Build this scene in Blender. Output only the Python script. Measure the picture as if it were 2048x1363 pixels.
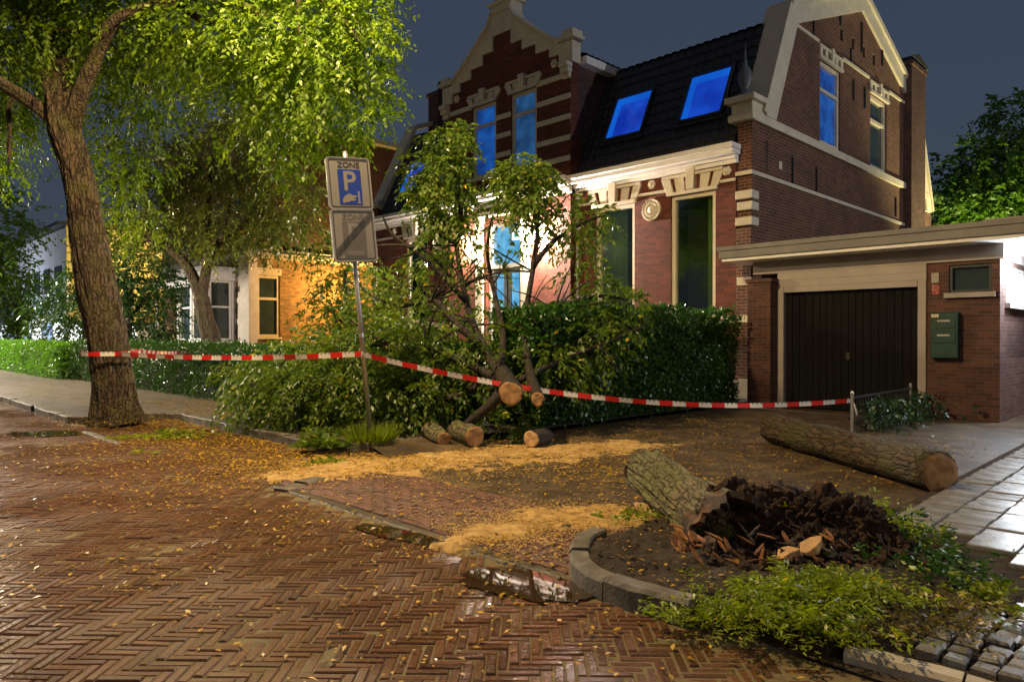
import bpy, bmesh, math, random
import numpy as np
from mathutils import Vector, Matrix, noise as mnoise
from mathutils.geometry import tessellate_polygon
random.seed(7)
RNG = np.random.default_rng(11)
scene = bpy.context.scene
for o in list(bpy.data.objects):
    bpy.data.objects.remove(o)
COL = scene.collection
PI = math.pi

# ------------------------------------------------------------------ camera
F, CX, HY, EYE = 1420.0, 1024.0, 674.0, 1.5          # photograph pixels (2048 wide) and metres
cam_d = bpy.data.cameras.new('camera')
cam = bpy.data.objects.new('camera', cam_d)
COL.objects.link(cam)
cam.location = (0, 0, EYE)
cam.rotation_euler = (math.radians(90 - 0.3), 0, 0)
cam_d.sensor_width = 36.0
cam_d.lens = F / 2048 * 36.0
cam_d.clip_start = 0.05
cam_d.clip_end = 1500
scene.camera = cam

# ------------------------------------------------------------------ world: night sky lit by the town
world = bpy.data.worlds.new('World')
scene.world = world
world.use_nodes = True
wn = world.node_tree
wn.nodes.clear()
w_out = wn.nodes.new('ShaderNodeOutputWorld')
w_bg = wn.nodes.new('ShaderNodeBackground')
w_sky = wn.nodes.new('ShaderNodeTexSky')
w_sky.sky_type = 'NISHITA'
w_sky.sun_disc = False
w_sky.sun_elevation = math.radians(12)
w_sky.sun_rotation = math.radians(200)
w_sky.air_density = 1.0
w_sky.dust_density = 2.0
w_mix = wn.nodes.new('ShaderNodeMixRGB')
w_mix.inputs['Fac'].default_value = 0.84
w_mix.inputs['Color2'].default_value = (0.98, 1.32, 2.15, 1)
wn.links.new(w_sky.outputs['Color'], w_mix.inputs['Color1'])
wn.links.new(w_mix.outputs['Color'], w_bg.inputs['Color'])
w_bg.inputs['Strength'].default_value = 0.036
wn.links.new(w_bg.outputs['Background'], w_out.inputs['Surface'])

moon_d = bpy.data.lights.new('sun', 'SUN')
moon_d.energy = 0.02
moon_d.angle = math.radians(20)
moon_d.color = (0.8, 0.88, 1.0)
moon = bpy.data.objects.new('sun', moon_d)
COL.objects.link(moon)
moon.rotation_euler = (math.radians(40), 0, math.radians(20))

vs = scene.view_settings
vs.view_transform = 'Standard'
vs.look = 'None'
vs.exposure = 0.0
vs.gamma = 1.0
vs.use_curve_mapping = False
scene.render.engine = 'CYCLES'

# lamp colours and powers
SODIUM = (1.0, 0.72, 0.36)
WARM = (1.0, 0.72, 0.36)
DOORWHITE = (1.0, 0.83, 0.70)
COLD = (0.80, 0.90, 1.0)

# ------------------------------------------------------------------ frames
_al = math.hypot(.704, .711)
AX = Vector((.704 / _al, -.711 / _al, 0))     # along the street to the right
BX = Vector((.711 / _al, .704 / _al, 0))      # from the street towards the houses
ROT = math.atan2(AX.y, AX.x)
def SF(u, v, z=0.0):
    """street frame: u metres along the street to the left, v metres towards the houses"""
    return Vector((-u * AX.x + v * BX.x, -u * AX.y + v * BX.y, z))
def PX(px, py, Y):
    return Vector(((px - CX) / F * Y, Y, EYE + (HY - py) / F * Y))
def G(px, py, z=0.0):
    Y = F * (EYE - z) / (py - HY)
    return Vector(((px - CX) / F * Y, Y, z))
def uv_of(p):
    return (-(p.x * AX.x + p.y * AX.y), p.x * BX.x + p.y * BX.y)

# ------------------------------------------------------------------ objects
def tag(o, label=None, cat=None, group=None, kind=None):
    if label: o['label'] = label
    if cat: o['category'] = cat
    if group: o['group'] = group
    if kind: o['kind'] = kind
    return o
def empty(name, loc=(0, 0, 0), rz=0.0, label=None, cat=None, group=None):
    o = bpy.data.objects.new(name, None)
    o.empty_display_size = 0.1
    o.location = loc
    o.rotation_euler = (0, 0, rz)
    COL.objects.link(o)
    return tag(o, label, cat, group)
def link(name, me, mat, parent=None, loc=None, rot=None):
    o = bpy.data.objects.new(name, me)
    if mat is not None:
        if isinstance(mat, (list, tuple)):
            for m in mat: me.materials.append(m)
        elif len(me.materials) == 0:
            me.materials.append(mat)
    COL.objects.link(o)
    if parent is not None: o.parent = parent
    if loc is not None: o.location = loc
    if rot is not None: o.rotation_euler = rot
    return o

class MB:
    def __init__(s): s.v = []; s.f = []; s.mi = []; s.cm = 0
    def add(s, vs, fs):
        n = len(s.v)
        s.v.extend([tuple(p) for p in vs])
        for f in fs:
            s.f.append(tuple(i + n for i in f)); s.mi.append(s.cm)
        return s
    def box(s, x0, x1, y0, y1, z0, z1, M=None):
        p = [(x, y, z) for z in (z0, z1) for y in (y0, y1) for x in (x0, x1)]
        if M: p = [M(*q) for q in p]
        return s.add(p, [(0, 2, 3, 1), (4, 5, 7, 6), (0, 1, 5, 4), (2, 6, 7, 3), (0, 4, 6, 2), (1, 3, 7, 5)])
    def poly(s, pts):
        return s.add(pts, [tuple(range(len(pts)))])
    def plate(s, outer, holes, d0, d1, M):
        """2-D outline with holes, extruded from depth d0 to d1; M(p, q, d) -> 3-D"""
        loops = [outer] + list(holes)
        flat = [p for l in loops for p in l]
        tris = tessellate_polygon([[Vector((p[0], p[1], 0)) for p in l] for l in loops])
        n = len(flat)
        vs = [M(p[0], p[1], d0) for p in flat] + [M(p[0], p[1], d1) for p in flat]
        fs = [tuple(t) for t in tris] + [tuple(i + n for i in reversed(t)) for t in tris]
        k = 0
        for l in loops:
            m = len(l)
            for i in range(m):
                j = (i + 1) % m
                fs.append((k + i, k + j, k + j + n, k + i + n))
            k += m
        return s.add(vs, fs)
    def tube(s, pts, rad, n=8, caps=True):
        pts = [Vector(p) for p in pts]
        m = len(pts)
        if not hasattr(rad, '__len__'): rad = [rad] * m
        T = []
        for i in range(m):
            t = pts[min(i + 1, m - 1)] - pts[max(i - 1, 0)]
            T.append(t.normalized() if t.length > 1e-9 else Vector((0, 0, 1)))
        nrm = T[0].orthogonal().normalized()
        vs, fs = [], []
        for i in range(m):
            nrm = (nrm - T[i] * nrm.dot(T[i]))
            nrm = nrm.normalized() if nrm.length > 1e-6 else T[i].orthogonal().normalized()
            bn = T[i].cross(nrm)
            for k in range(n):
                a = 2 * PI * k / n
                vs.append(pts[i] + (nrm * math.cos(a) + bn * math.sin(a)) * rad[i])
        for i in range(m - 1):
            for k in range(n):
                k2 = (k + 1) % n
                fs.append((i * n + k, i * n + k2, (i + 1) * n + k2, (i + 1) * n + k))
        if caps:
            fs.append(tuple(range(n - 1, -1, -1)))
            fs.append(tuple((m - 1) * n + k for k in range(n)))
        return s.add(vs, fs)
    def lathe(s, prof, c=(0, 0, 0), n=16, axis='z'):
        vs, fs = [], []
        for (r, h) in prof:
            for k in range(n):
                a = 2 * PI * k / n
                p = (r * math.cos(a), r * math.sin(a), h)
                if axis == 'y': p = (p[0], -p[2], p[1])
                if axis == 'x': p = (p[2], p[0], p[1])
                vs.append((c[0] + p[0], c[1] + p[1], c[2] + p[2]))
        m = len(prof)
        for i in range(m - 1):
            for k in range(n):
                k2 = (k + 1) % n
                fs.append((i * n + k, i * n + k2, (i + 1) * n + k2, (i + 1) * n + k))
        fs.append(tuple(range(n - 1, -1, -1)))
        fs.append(tuple((m - 1) * n + k for k in range(n)))
        return s.add(vs, fs)
    def build_parts(s, name, mat, parent, **kw):
        """one object for each connected piece"""
        par = list(range(len(s.v)))
        def find(i):
            while par[i] != i: par[i] = par[par[i]]; i = par[i]
            return i
        for f in s.f:
            for k in f[1:]: par[find(k)] = find(f[0])
        groups = {}
        for f in s.f: groups.setdefault(find(f[0]), []).append(f)
        out = []
        for fs in groups.values():
            ids = sorted({i for f in fs for i in f}); mp = {i: k for k, i in enumerate(ids)}
            m = MB(); m.add([s.v[i] for i in ids], [tuple(mp[i] for i in f) for f in fs])
            out.append(m.build(name, mat, parent, **kw))
        return out
    def build(s, name, mat, parent=None, smooth=False, bevel=0.0, origin=None, fix=True, loc=None, rot=None):
        me = bpy.data.meshes.new(name)
        vv = s.v
        if origin is not None:
            vv = [(p[0] - origin[0], p[1] - origin[1], p[2] - origin[2]) for p in vv]
        me.from_pydata(vv, [], s.f)
        if isinstance(mat, (list, tuple)):
            for m in mat: me.materials.append(m)
            me.polygons.foreach_set('material_index', s.mi)
        if fix or bevel:
            bm = bmesh.new(); bm.from_mesh(me)
            if fix: bmesh.ops.recalc_face_normals(bm, faces=bm.faces)
            if bevel:
                bmesh.ops.bevel(bm, geom=list(bm.edges), offset=bevel, segments=1, affect='EDGES', profile=0.5)
            bm.to_mesh(me); bm.free()
        if smooth:
            me.polygons.foreach_set('use_smooth', [True] * len(me.polygons))
        me.update()
        return link(name, me, None if isinstance(mat, (list, tuple)) else mat, parent, loc, rot)

# ------------------------------------------------------------------ materials
MATS = {}
def newmat(name):
    m = bpy.data.materials.new(name); m.use_nodes = True
    nt = m.node_tree; nt.nodes.clear()
    out = nt.nodes.new('ShaderNodeOutputMaterial')
    MATS[name] = m
    return m, nt, out
def N(nt, t, **kw):
    n = nt.nodes.new(t)
    for k, v in kw.items():
        if k in n.inputs: n.inputs[k].default_value = v
        else: setattr(n, k, v)
    return n
def ramp(nt, fac, stops):
    r = nt.nodes.new('ShaderNodeValToRGB')
    els = r.color_ramp.elements
    while len(els) < len(stops): els.new(0.5)
    for e, (p, c) in zip(els, stops):
        e.position = p; e.color = (c[0], c[1], c[2], 1)
    nt.links.new(fac, r.inputs['Fac'])
    return r
def mul(c, k): return tuple(x * k for x in c)
def surf(name, col, rough=0.6, var=0.25, scale=6.0, bump=0.15, metal=0.0, col2=None, bscale=None, rvar=0.1, spec=0.5, stretch=None, dist=0.01):
    m, nt, out = newmat(name)
    b = N(nt, 'ShaderNodeBsdfPrincipled', Metallic=metal)
    b.inputs['Specular IOR Level'].default_value = spec
    tc = N(nt, 'ShaderNodeTexCoord')
    src = tc.outputs['Object']
    if stretch:
        mp = N(nt, 'ShaderNodeMapping'); mp.inputs['Scale'].default_value = stretch
        nt.links.new(src, mp.inputs['Vector']); src = mp.outputs['Vector']
    n1 = N(nt, 'ShaderNodeTexNoise', Scale=scale, Detail=6.0, Roughness=0.65)
    nt.links.new(src, n1.inputs['Vector'])
    c2 = col2 or mul(col, 1 + var)
    r = ramp(nt, n1.outputs['Fac'], [(0.3, mul(col, 1 - var)), (0.5, col), (0.72, c2)])
    nt.links.new(r.outputs['Color'], b.inputs['Base Color'])
    mr = N(nt, 'ShaderNodeMapRange')
    mr.inputs['To Min'].default_value = max(0.02, rough - rvar); mr.inputs['To Max'].default_value = min(1, rough + rvar)
    n3 = N(nt, 'ShaderNodeTexNoise', Scale=scale * 0.7, Detail=3.0)
    nt.links.new(src, n3.inputs['Vector'])
    nt.links.new(n3.outputs['Fac'], mr.inputs['Value'])
    nt.links.new(mr.outputs['Result'], b.inputs['Roughness'])
    if bump:
        n2 = N(nt, 'ShaderNodeTexNoise', Scale=bscale or scale * 6, Detail=8.0, Roughness=0.7)
        nt.links.new(src, n2.inputs['Vector'])
        bp = N(nt, 'ShaderNodeBump', Strength=bump, Distance=dist)
        nt.links.new(n2.outputs['Fac'], bp.inputs['Height'])
        nt.links.new(bp.outputs['Normal'], b.inputs['Normal'])
    nt.links.new(b.outputs['BSDF'], out.inputs['Surface'])
    return m
def emit(name, col, strength, col2=None, scale=1.5, gloss=0.12):
    m, nt, out = newmat(name)
    tc = N(nt, 'ShaderNodeTexCoord')
    n1 = N(nt, 'ShaderNodeTexNoise', Scale=scale, Detail=2.0)
    nt.links.new(tc.outputs['Object'], n1.inputs['Vector'])
    r = ramp(nt, n1.outputs['Fac'], [(0.35, col), (0.65, col2 or mul(col, 1.25))])
    b = N(nt, 'ShaderNodeBsdfPrincipled', Roughness=gloss)
    b.inputs['Base Color'].default_value = (0.01, 0.012, 0.02, 1)
    nt.links.new(r.outputs['Color'], b.inputs['Emission Color'])
    b.inputs['Emission Strength'].default_value = strength
    nt.links.new(b.outputs['BSDF'], out.inputs['Surface'])
    return m
def brickwall(name, col, mortar, bw=0.22, bh=0.066, var=0.35, rough=0.8, mort=0.012):
    m, nt, out = newmat(name)
    tc = N(nt, 'ShaderNodeTexCoord')
    sx = N(nt, 'ShaderNodeSeparateXYZ'); nt.links.new(tc.outputs['Object'], sx.inputs[0])
    ad = N(nt, 'ShaderNodeMath', operation='ADD'); nt.links.new(sx.outputs['X'], ad.inputs[0]); nt.links.new(sx.outputs['Y'], ad.inputs[1])
    cb = N(nt, 'ShaderNodeCombineXYZ'); nt.links.new(ad.outputs[0], cb.inputs['X']); nt.links.new(sx.outputs['Z'], cb.inputs['Y'])
    nw = N(nt, 'ShaderNodeTexNoise', Scale=14.0, Detail=2.0); nt.links.new(tc.outputs['Object'], nw.inputs['Vector'])
    sc = N(nt, 'ShaderNodeVectorMath', operation='SCALE'); sc.inputs['Scale'].default_value = 0.008
    nt.links.new(nw.outputs['Color'], sc.inputs[0])
    av = N(nt, 'ShaderNodeVectorMath', operation='ADD'); nt.links.new(cb.outputs[0], av.inputs[0]); nt.links.new(sc.outputs[0], av.inputs[1])
    br = N(nt, 'ShaderNodeTexBrick')
    br.inputs['Scale'].default_value = 1.0
    br.inputs['Brick Width'].default_value = bw
    br.inputs['Row Height'].default_value = bh
    br.inputs['Mortar Size'].default_value = mort / 2
    br.inputs['Mortar Smooth'].default_value = 0.3
    br.inputs['Bias'].default_value = -0.1
    br.inputs['Color1'].default_value = (*mul(col, 1 - var), 1)
    br.inputs['Color2'].default_value = (*mul(col, 1 + var), 1)
    br.inputs['Mortar'].default_value = (*mortar, 1)
    nt.links.new(av.outputs[0], br.inputs['Vector'])
    n1 = N(nt, 'ShaderNodeTexNoise', Scale=1.3, Detail=7.0, Roughness=0.7); nt.links.new(tc.outputs['Object'], n1.inputs['Vector'])
    r = ramp(nt, n1.outputs['Fac'], [(0.3, (0.55, 0.55, 0.55)), (0.7, (1.15, 1.12, 1.1))])
    mx = N(nt, 'ShaderNodeMixRGB', blend_type='MULTIPLY'); mx.inputs['Fac'].default_value = 0.8
    nt.links.new(br.outputs['Color'], mx.inputs['Color1']); nt.links.new(r.outputs['Color'], mx.inputs['Color2'])
    b = N(nt, 'ShaderNodeBsdfPrincipled', Roughness=rough)
    nt.links.new(mx.outputs['Color'], b.inputs['Base Color'])
    n2 = N(nt, 'ShaderNodeTexNoise', Scale=60.0, Detail=5.0); nt.links.new(tc.outputs['Object'], n2.inputs['Vector'])
    hh = N(nt, 'ShaderNodeMath', operation='MULTIPLY_ADD'); hh.inputs[1].default_value = -1.0
    nt.links.new(br.outputs['Fac'], hh.inputs[0]); nt.links.new(n2.outputs['Fac'], hh.inputs[2])
    bp = N(nt, 'ShaderNodeBump', Strength=0.7, Distance=0.012); nt.links.new(hh.outputs[0], bp.inputs['Height'])
    nt.links.new(bp.outputs['Normal'], b.inputs['Normal'])
    nt.links.new(b.outputs['BSDF'], out.inputs['Surface'])
    return m
def leafmat(name, dark, light, yellow=None, trans=0.35, rough=0.45):
    m, nt, out = newmat(name)
    at = N(nt, 'ShaderNodeAttribute', attribute_name='tint')
    stops = [(0.0, dark), (0.9, light)]
    if yellow: stops += [(0.965, light), (0.985, yellow)]
    r = ramp(nt, at.outputs['Fac'], stops)
    b = N(nt, 'ShaderNodeBsdfPrincipled', Roughness=rough)
    nt.links.new(r.outputs['Color'], b.inputs['Base Color'])
    t = N(nt, 'ShaderNodeBsdfTranslucent')
    br = N(nt, 'ShaderNodeMixRGB', blend_type='MULTIPLY'); br.inputs['Fac'].default_value = 1.0
    br.inputs['Color2'].default_value = (1.5, 1.6, 0.6, 1)
    nt.links.new(r.outputs['Color'], br.inputs['Color1']); nt.links.new(br.outputs['Color'], t.inputs['Color'])
    mx = N(nt, 'ShaderNodeMixShader'); mx.inputs['Fac'].default_value = trans
    nt.links.new(b.outputs['BSDF'], mx.inputs[1]); nt.links.new(t.outputs['BSDF'], mx.inputs[2])
    nt.links.new(mx.outputs['Shader'], out.inputs['Surface'])
    return m
def barkmat(name, col, moss=None, mossamt=0.5, bump=0.6, dist=0.02, stretch=(1, 1, .13), crack=16.0):
    m, nt, out = newmat(name)
    tc = N(nt, 'ShaderNodeTexCoord')
    mp = N(nt, 'ShaderNodeMapping'); mp.inputs['Scale'].default_value = stretch
    nt.links.new(tc.outputs['Object'], mp.inputs['Vector'])
    n0 = N(nt, 'ShaderNodeTexNoise', Scale=34.0, Detail=8.0, Roughness=0.72); nt.links.new(mp.outputs['Vector'], n0.inputs['Vector'])
    r = ramp(nt, n0.outputs['Fac'], [(0.32, mul(col, 0.18)), (0.48, mul(col, .9)), (0.7, mul(col, 1.6))])
    # cracks between bark plates
    nd = N(nt, 'ShaderNodeTexNoise', Scale=7.0, Detail=3.0); nt.links.new(tc.outputs['Object'], nd.inputs['Vector'])
    sc_ = N(nt, 'ShaderNodeVectorMath', operation='SCALE'); sc_.inputs['Scale'].default_value = .10; nt.links.new(nd.outputs['Color'], sc_.inputs[0])
    av_ = N(nt, 'ShaderNodeVectorMath', operation='ADD'); nt.links.new(mp.outputs['Vector'], av_.inputs[0]); nt.links.new(sc_.outputs[0], av_.inputs[1])
    vo = N(nt, 'ShaderNodeTexVoronoi', feature='DISTANCE_TO_EDGE', Scale=crack); nt.links.new(av_.outputs[0], vo.inputs['Vector'])
    vr = ramp(nt, vo.outputs['Distance'], [(0.0, (.12, .12, .12)), (0.16, (1, 1, 1))])
    mc = N(nt, 'ShaderNodeMixRGB', blend_type='MULTIPLY'); mc.inputs['Fac'].default_value = .85
    nt.links.new(r.outputs['Color'], mc.inputs['Color1']); nt.links.new(vr.outputs['Color'], mc.inputs['Color2'])
    hs = N(nt, 'ShaderNodeMath', operation='ADD'); nt.links.new(n0.outputs['Fac'], hs.inputs[0]); nt.links.new(vr.outputs['Color'], hs.inputs[1])
    c = mc.outputs['Color']
    if moss:
        n1 = N(nt, 'ShaderNodeTexNoise', Scale=3.0, Detail=5.0); nt.links.new(tc.outputs['Object'], n1.inputs['Vector'])
        rr = ramp(nt, n1.outputs['Fac'], [(0.5 - mossamt * 0.25, (0, 0, 0)), (0.75 - mossamt * 0.25, (1, 1, 1))])
        mx = N(nt, 'ShaderNodeMixRGB'); mx.inputs['Color2'].default_value = (*moss, 1)
        nt.links.new(rr.outputs['Color'], mx.inputs['Fac']); nt.links.new(c, mx.inputs['Color1']); c = mx.outputs['Color']
    b = N(nt, 'ShaderNodeBsdfPrincipled', Roughness=0.75)
    nt.links.new(c, b.inputs['Base Color'])
    bp = N(nt, 'ShaderNodeBump', Strength=bump, Distance=dist); nt.links.new(hs.outputs[0], bp.inputs['Height'])
    nt.links.new(bp.outputs['Normal'], b.inputs['Normal'])
    nt.links.new(b.outputs['BSDF'], out.inputs['Surface'])
    return m
def ringmat(name, c1, c2, scale=18.0):
    m, nt, out = newmat(name)
    tc = N(nt, 'ShaderNodeTexCoord')
    w = N(nt, 'ShaderNodeTexWave', wave_type='RINGS', rings_direction='Z')
    w.inputs['Scale'].default_value = scale; w.inputs['Distortion'].default_value = 3.0; w.inputs['Detail'].default_value = 3.0
    nt.links.new(tc.outputs['Object'], w.inputs['Vector'])
    r = ramp(nt, w.outputs['Fac'], [(0.2, c1), (0.8, c2)])
    n1 = N(nt, 'ShaderNodeTexNoise', Scale=9.0, Detail=6.0); nt.links.new(tc.outputs['Object'], n1.inputs['Vector'])
    r2 = ramp(nt, n1.outputs['Fac'], [(0.35, (0.45, 0.4, 0.35)), (0.65, (1.1, 1.1, 1.1))])
    mx = N(nt, 'ShaderNodeMixRGB', blend_type='MULTIPLY'); mx.inputs['Fac'].default_value = 0.8
    nt.links.new(r.outputs['Color'], mx.inputs['Color1']); nt.links.new(r2.outputs['Color'], mx.inputs['Color2'])
    b = N(nt, 'ShaderNodeBsdfPrincipled', Roughness=0.8); nt.links.new(mx.outputs['Color'], b.inputs['Base Color'])
    bp = N(nt, 'ShaderNodeBump', Strength=0.5, Distance=0.006); nt.links.new(n1.outputs['Fac'], bp.inputs['Height'])
    nt.links.new(bp.outputs['Normal'], b.inputs['Normal'])
    nt.links.new(b.outputs['BSDF'], out.inputs['Surface'])
    return m
def glassmat(name, tint=(0.55, 0.6, 0.55), fac=0.65):
    m, nt, out = newmat(name)
    t = N(nt, 'ShaderNodeBsdfTransparent'); t.inputs['Color'].default_value = (*tint, 1)
    g = N(nt, 'ShaderNodeBsdfGlossy', Roughness=0.03)
    g.inputs['Color'].default_value = (0.9, 0.95, 0.9, 1)
    fr = N(nt, 'ShaderNodeFresnel', IOR=1.6)
    mr = N(nt, 'ShaderNodeMath', operation='ADD'); mr.inputs[1].default_value = 1 - fac - 0.2
    mr.use_clamp = True
    nt.links.new(fr.outputs[0], mr.inputs[0])
    mx = N(nt, 'ShaderNodeMixShader'); nt.links.new(mr.outputs[0], mx.inputs['Fac'])
    nt.links.new(t.outputs[0], mx.inputs[1]); nt.links.new(g.outputs[0], mx.inputs[2])
    nt.links.new(mx.outputs[0], out.inputs['Surface'])
    return m
def watermat(name):
    m, nt, out = newmat(name)
    b = N(nt, 'ShaderNodeBsdfPrincipled', Roughness=0.025)
    b.inputs['Base Color'].default_value = (0.035, 0.018, 0.009, 1)
    b.inputs['IOR'].default_value = 1.6
    tc = N(nt, 'ShaderNodeTexCoord')
    n1 = N(nt, 'ShaderNodeTexNoise', Scale=5.0, Detail=2.0); nt.links.new(tc.outputs['Object'], n1.inputs['Vector'])
    bp = N(nt, 'ShaderNodeBump', Strength=0.006, Distance=0.01); nt.links.new(n1.outputs['Fac'], bp.inputs['Height'])
    nt.links.new(bp.outputs['Normal'], b.inputs['Normal'])
    nt.links.new(b.outputs['BSDF'], out.inputs['Surface'])
    return m

M_brick = brickwall('house_brick', (0.165, 0.036, 0.014), (0.09, 0.045, 0.026))
M_brickside = brickwall('side_brick', (0.125, 0.046, 0.027), (0.32, 0.22, 0.15), bh=0.075, mort=0.014)
M_brickgar = brickwall('garage_brick', (0.11, 0.042, 0.03), (0.13, 0.10, 0.08))
M_brickneigh = brickwall('neighbour_brick', (0.30, 0.17, 0.07), (0.2, 0.14, 0.08), bh=0.08)
M_brickdark = brickwall('dark_brick', (0.10, 0.045, 0.035), (0.10, 0.08, 0.07))
M_stone = surf('cream_stone', (0.62, 0.55, 0.42), 0.6, 0.12, 3.0, 0.12)
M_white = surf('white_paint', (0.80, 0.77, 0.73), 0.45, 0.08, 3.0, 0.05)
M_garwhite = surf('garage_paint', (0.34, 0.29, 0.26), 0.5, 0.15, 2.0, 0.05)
M_tile = surf('roof_tile', (0.028, 0.026, 0.026), 0.5, 0.4, 9.0, 0.1)
M_lead = surf('lead', (0.10, 0.11, 0.12), 0.5, 0.25, 4.0, 0.05)
M_dark = surf('dark_frame', (0.02, 0.021, 0.023), 0.45, 0.2, 5.0, 0.03)
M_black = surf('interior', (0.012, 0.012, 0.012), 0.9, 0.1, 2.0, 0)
M_curtain0 = surf('curtain', (0.36, 0.46, 0.28), 0.9, 0.15, 4.0, 0.05)
M_curtain = leafmat('curtain_cloth', (.3, .4, .2), (.36, .46, .26), None, .6, .9)
M_glass = glassmat('window_glass', (0.8, 0.86, 0.78), 0.76)
M_blue = emit('blue_lit_glass', (0.003, 0.026, 0.15), 1.0, (0.010, 0.09, 0.36), 1.6)
M_blue2 = emit('blue_lit_glass_dim', (0.006, 0.022, 0.07), 1.0, (0.02, 0.095, 0.24), 1.6)
M_bluesky = emit('blue_skylight_glass', (0.003, 0.026, 0.34), 1.0, (0.006, 0.062, 0.52), 1.3)
M_bluerev = emit('blue_lit_reveal', (0.003, 0.085, 0.52), 1.0, (0.004, 0.12, 0.64), 1.0, 0.7)  # reveal glows itself, in place of blue room light falling on it
M_doorblue = emit('blue_lit_door_glass', (0.05, 0.26, 0.50), 1.2, (0.16, 0.46, 0.70), 3.0)
M_dimpane = surf('dark_pane', (0.03, 0.045, 0.045), 0.08, 0.3, 1.5, 0)
M_timber = surf('garage_planks', (0.0055, 0.0055, 0.0055), 0.75, 0.5, 3.0, 0.15, stretch=(8, 8, 0.6), spec=.15)
M_iron = surf('iron', (0.02, 0.02, 0.022), 0.5, 0.3, 8.0, 0.1)
M_galv = surf('galvanised', (0.42, 0.40, 0.38), 0.4, 0.2, 14.0, 0.05, metal=0.7)
M_chimcap = surf('chimney_cap', (0.03, 0.028, 0.028), 0.8, 0.3, 5.0, 0.2)
M_tilefloor = surf('concrete_paving', (0.13, 0.105, 0.08), 0.5, 0.4, 5.0, 0.3, rvar=0.25)
M_slab = surf('concrete_slab', (0.20, 0.20, 0.20), 0.28, 0.35, 6.0, 0.10, rvar=0.14)
M_kerb = surf('kerb_concrete', (0.115, 0.098, 0.078), 0.6, 0.6, 5.0, 0.9, col2=(0.22, 0.19, 0.15), dist=.015)
M_drive = surf('dirty_driveway', (0.070, 0.047, 0.027), 0.5, 0.5, 2.6, 0.8, col2=(0.17, 0.115, 0.05), bscale=40, rvar=0.25)
M_soil = surf('soil', (0.040, 0.026, 0.015), 0.93, 0.5, 7.0, 0.9, bscale=50, dist=0.03)
M_joint = surf('joint_sand', (0.15, 0.105, 0.045), 0.85, 0.5, 9.0, 0.5, col2=(0.13, 0.13, 0.04))
M_far = surf('far_ground', (0.07, 0.05, 0.04), 0.6, 0.3, 0.6, 0.2)
M_sawdust = surf('sawdust', (0.44, 0.27, 0.085), 0.9, 0.55, 11.0, 1.0, col2=(0.64, 0.44, 0.17), bscale=90)
M_water = watermat('water')
M_bark = barkmat('bark', (0.115, 0.074, 0.044), (0.11, 0.09, 0.03), 0.25, 1.0, .05)
M_barkdark = barkmat('bark_dark', (0.045, 0.030, 0.020))
M_barkmoss = barkmat('bark_mossy', (0.20, 0.155, 0.095), (0.14, 0.145, 0.055), 0.6, 1.0, .03, (1, .22, 1))
M_barklog = barkmat('bark_log', (0.085, 0.052, 0.028), (0.07, 0.062, 0.022), 0.4, 1.0, .03, (1, .22, 1))
M_ring = ringmat('cut_wood', (0.36, 0.19, 0.075), (0.50, 0.29, 0.125))
M_ringlight = ringmat('fresh_cut_wood', (0.50, 0.30, 0.15), (0.66, 0.44, 0.24))
M_rot = surf('rotten_wood', (0.26, 0.10, 0.03), 0.8, 0.5, 12.0, 0.8, col2=(0.48, 0.24, 0.07), dist=0.02)
M_chip = surf('split_wood', (0.50, 0.30, 0.14), 0.75, 0.3, 8.0, 0.4)
M_root = barkmat('root_bark', (0.09, 0.05, 0.03), None, 0, 0.8)
M_fallen = leafmat('fallen_leaf', (0.10, 0.06, 0.012), (0.62, 0.37, 0.03), None, 0.1, 0.4)
M_leafstreet = leafmat('street_tree_leaf', (0.045, 0.10, 0.008), (0.20, 0.29, 0.014), None, 0.52)
M_leafgarden = leafmat('garden_tree_leaf', (0.06, 0.09, 0.014), (0.19, 0.23, 0.04), (0.5, 0.3, 0.02), 0.35, 0.3)
M_leafbrush = leafmat('felled_crown_leaf', (0.04, 0.09, 0.012), (0.16, 0.22, 0.024), (0.55, 0.4, 0.02), 0.4, 0.42)
M_leafhedge = leafmat('hedge_leaf', (0.018, 0.06, 0.008), (0.05, 0.14, 0.014), None, 0.25, 0.35)
M_leafyew = leafmat('evergreen_leaf', (0.015, 0.045, 0.01), (0.04, 0.10, 0.02), None, 0.2, 0.4)
M_leaflit = leafmat('lit_hedge_leaf', (0.06, 0.16, 0.01), (0.13, 0.30, 0.02), None, 0.3, 0.4)  # hedge leaf with the lamplight of the far stretch put into its colour
M_leafweed = leafmat('weed_leaf', (0.10, 0.15, 0.01), (0.32, 0.38, 0.03), (0.6, 0.42, 0.03), 0.35, 0.4)
M_leafivy = leafmat('ivy_leaf', (0.015, 0.035, 0.018), (0.04, 0.09, 0.04), None, 0.2, 0.35)
M_leaffar = leafmat('far_leaf', (0.04, 0.10, 0.012), (0.10, 0.20, 0.02), None, 0.35, 0.5)
M_twig = surf('twig', (0.05, 0.032, 0.02), 0.8, 0.3, 10.0, 0.2)
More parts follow.
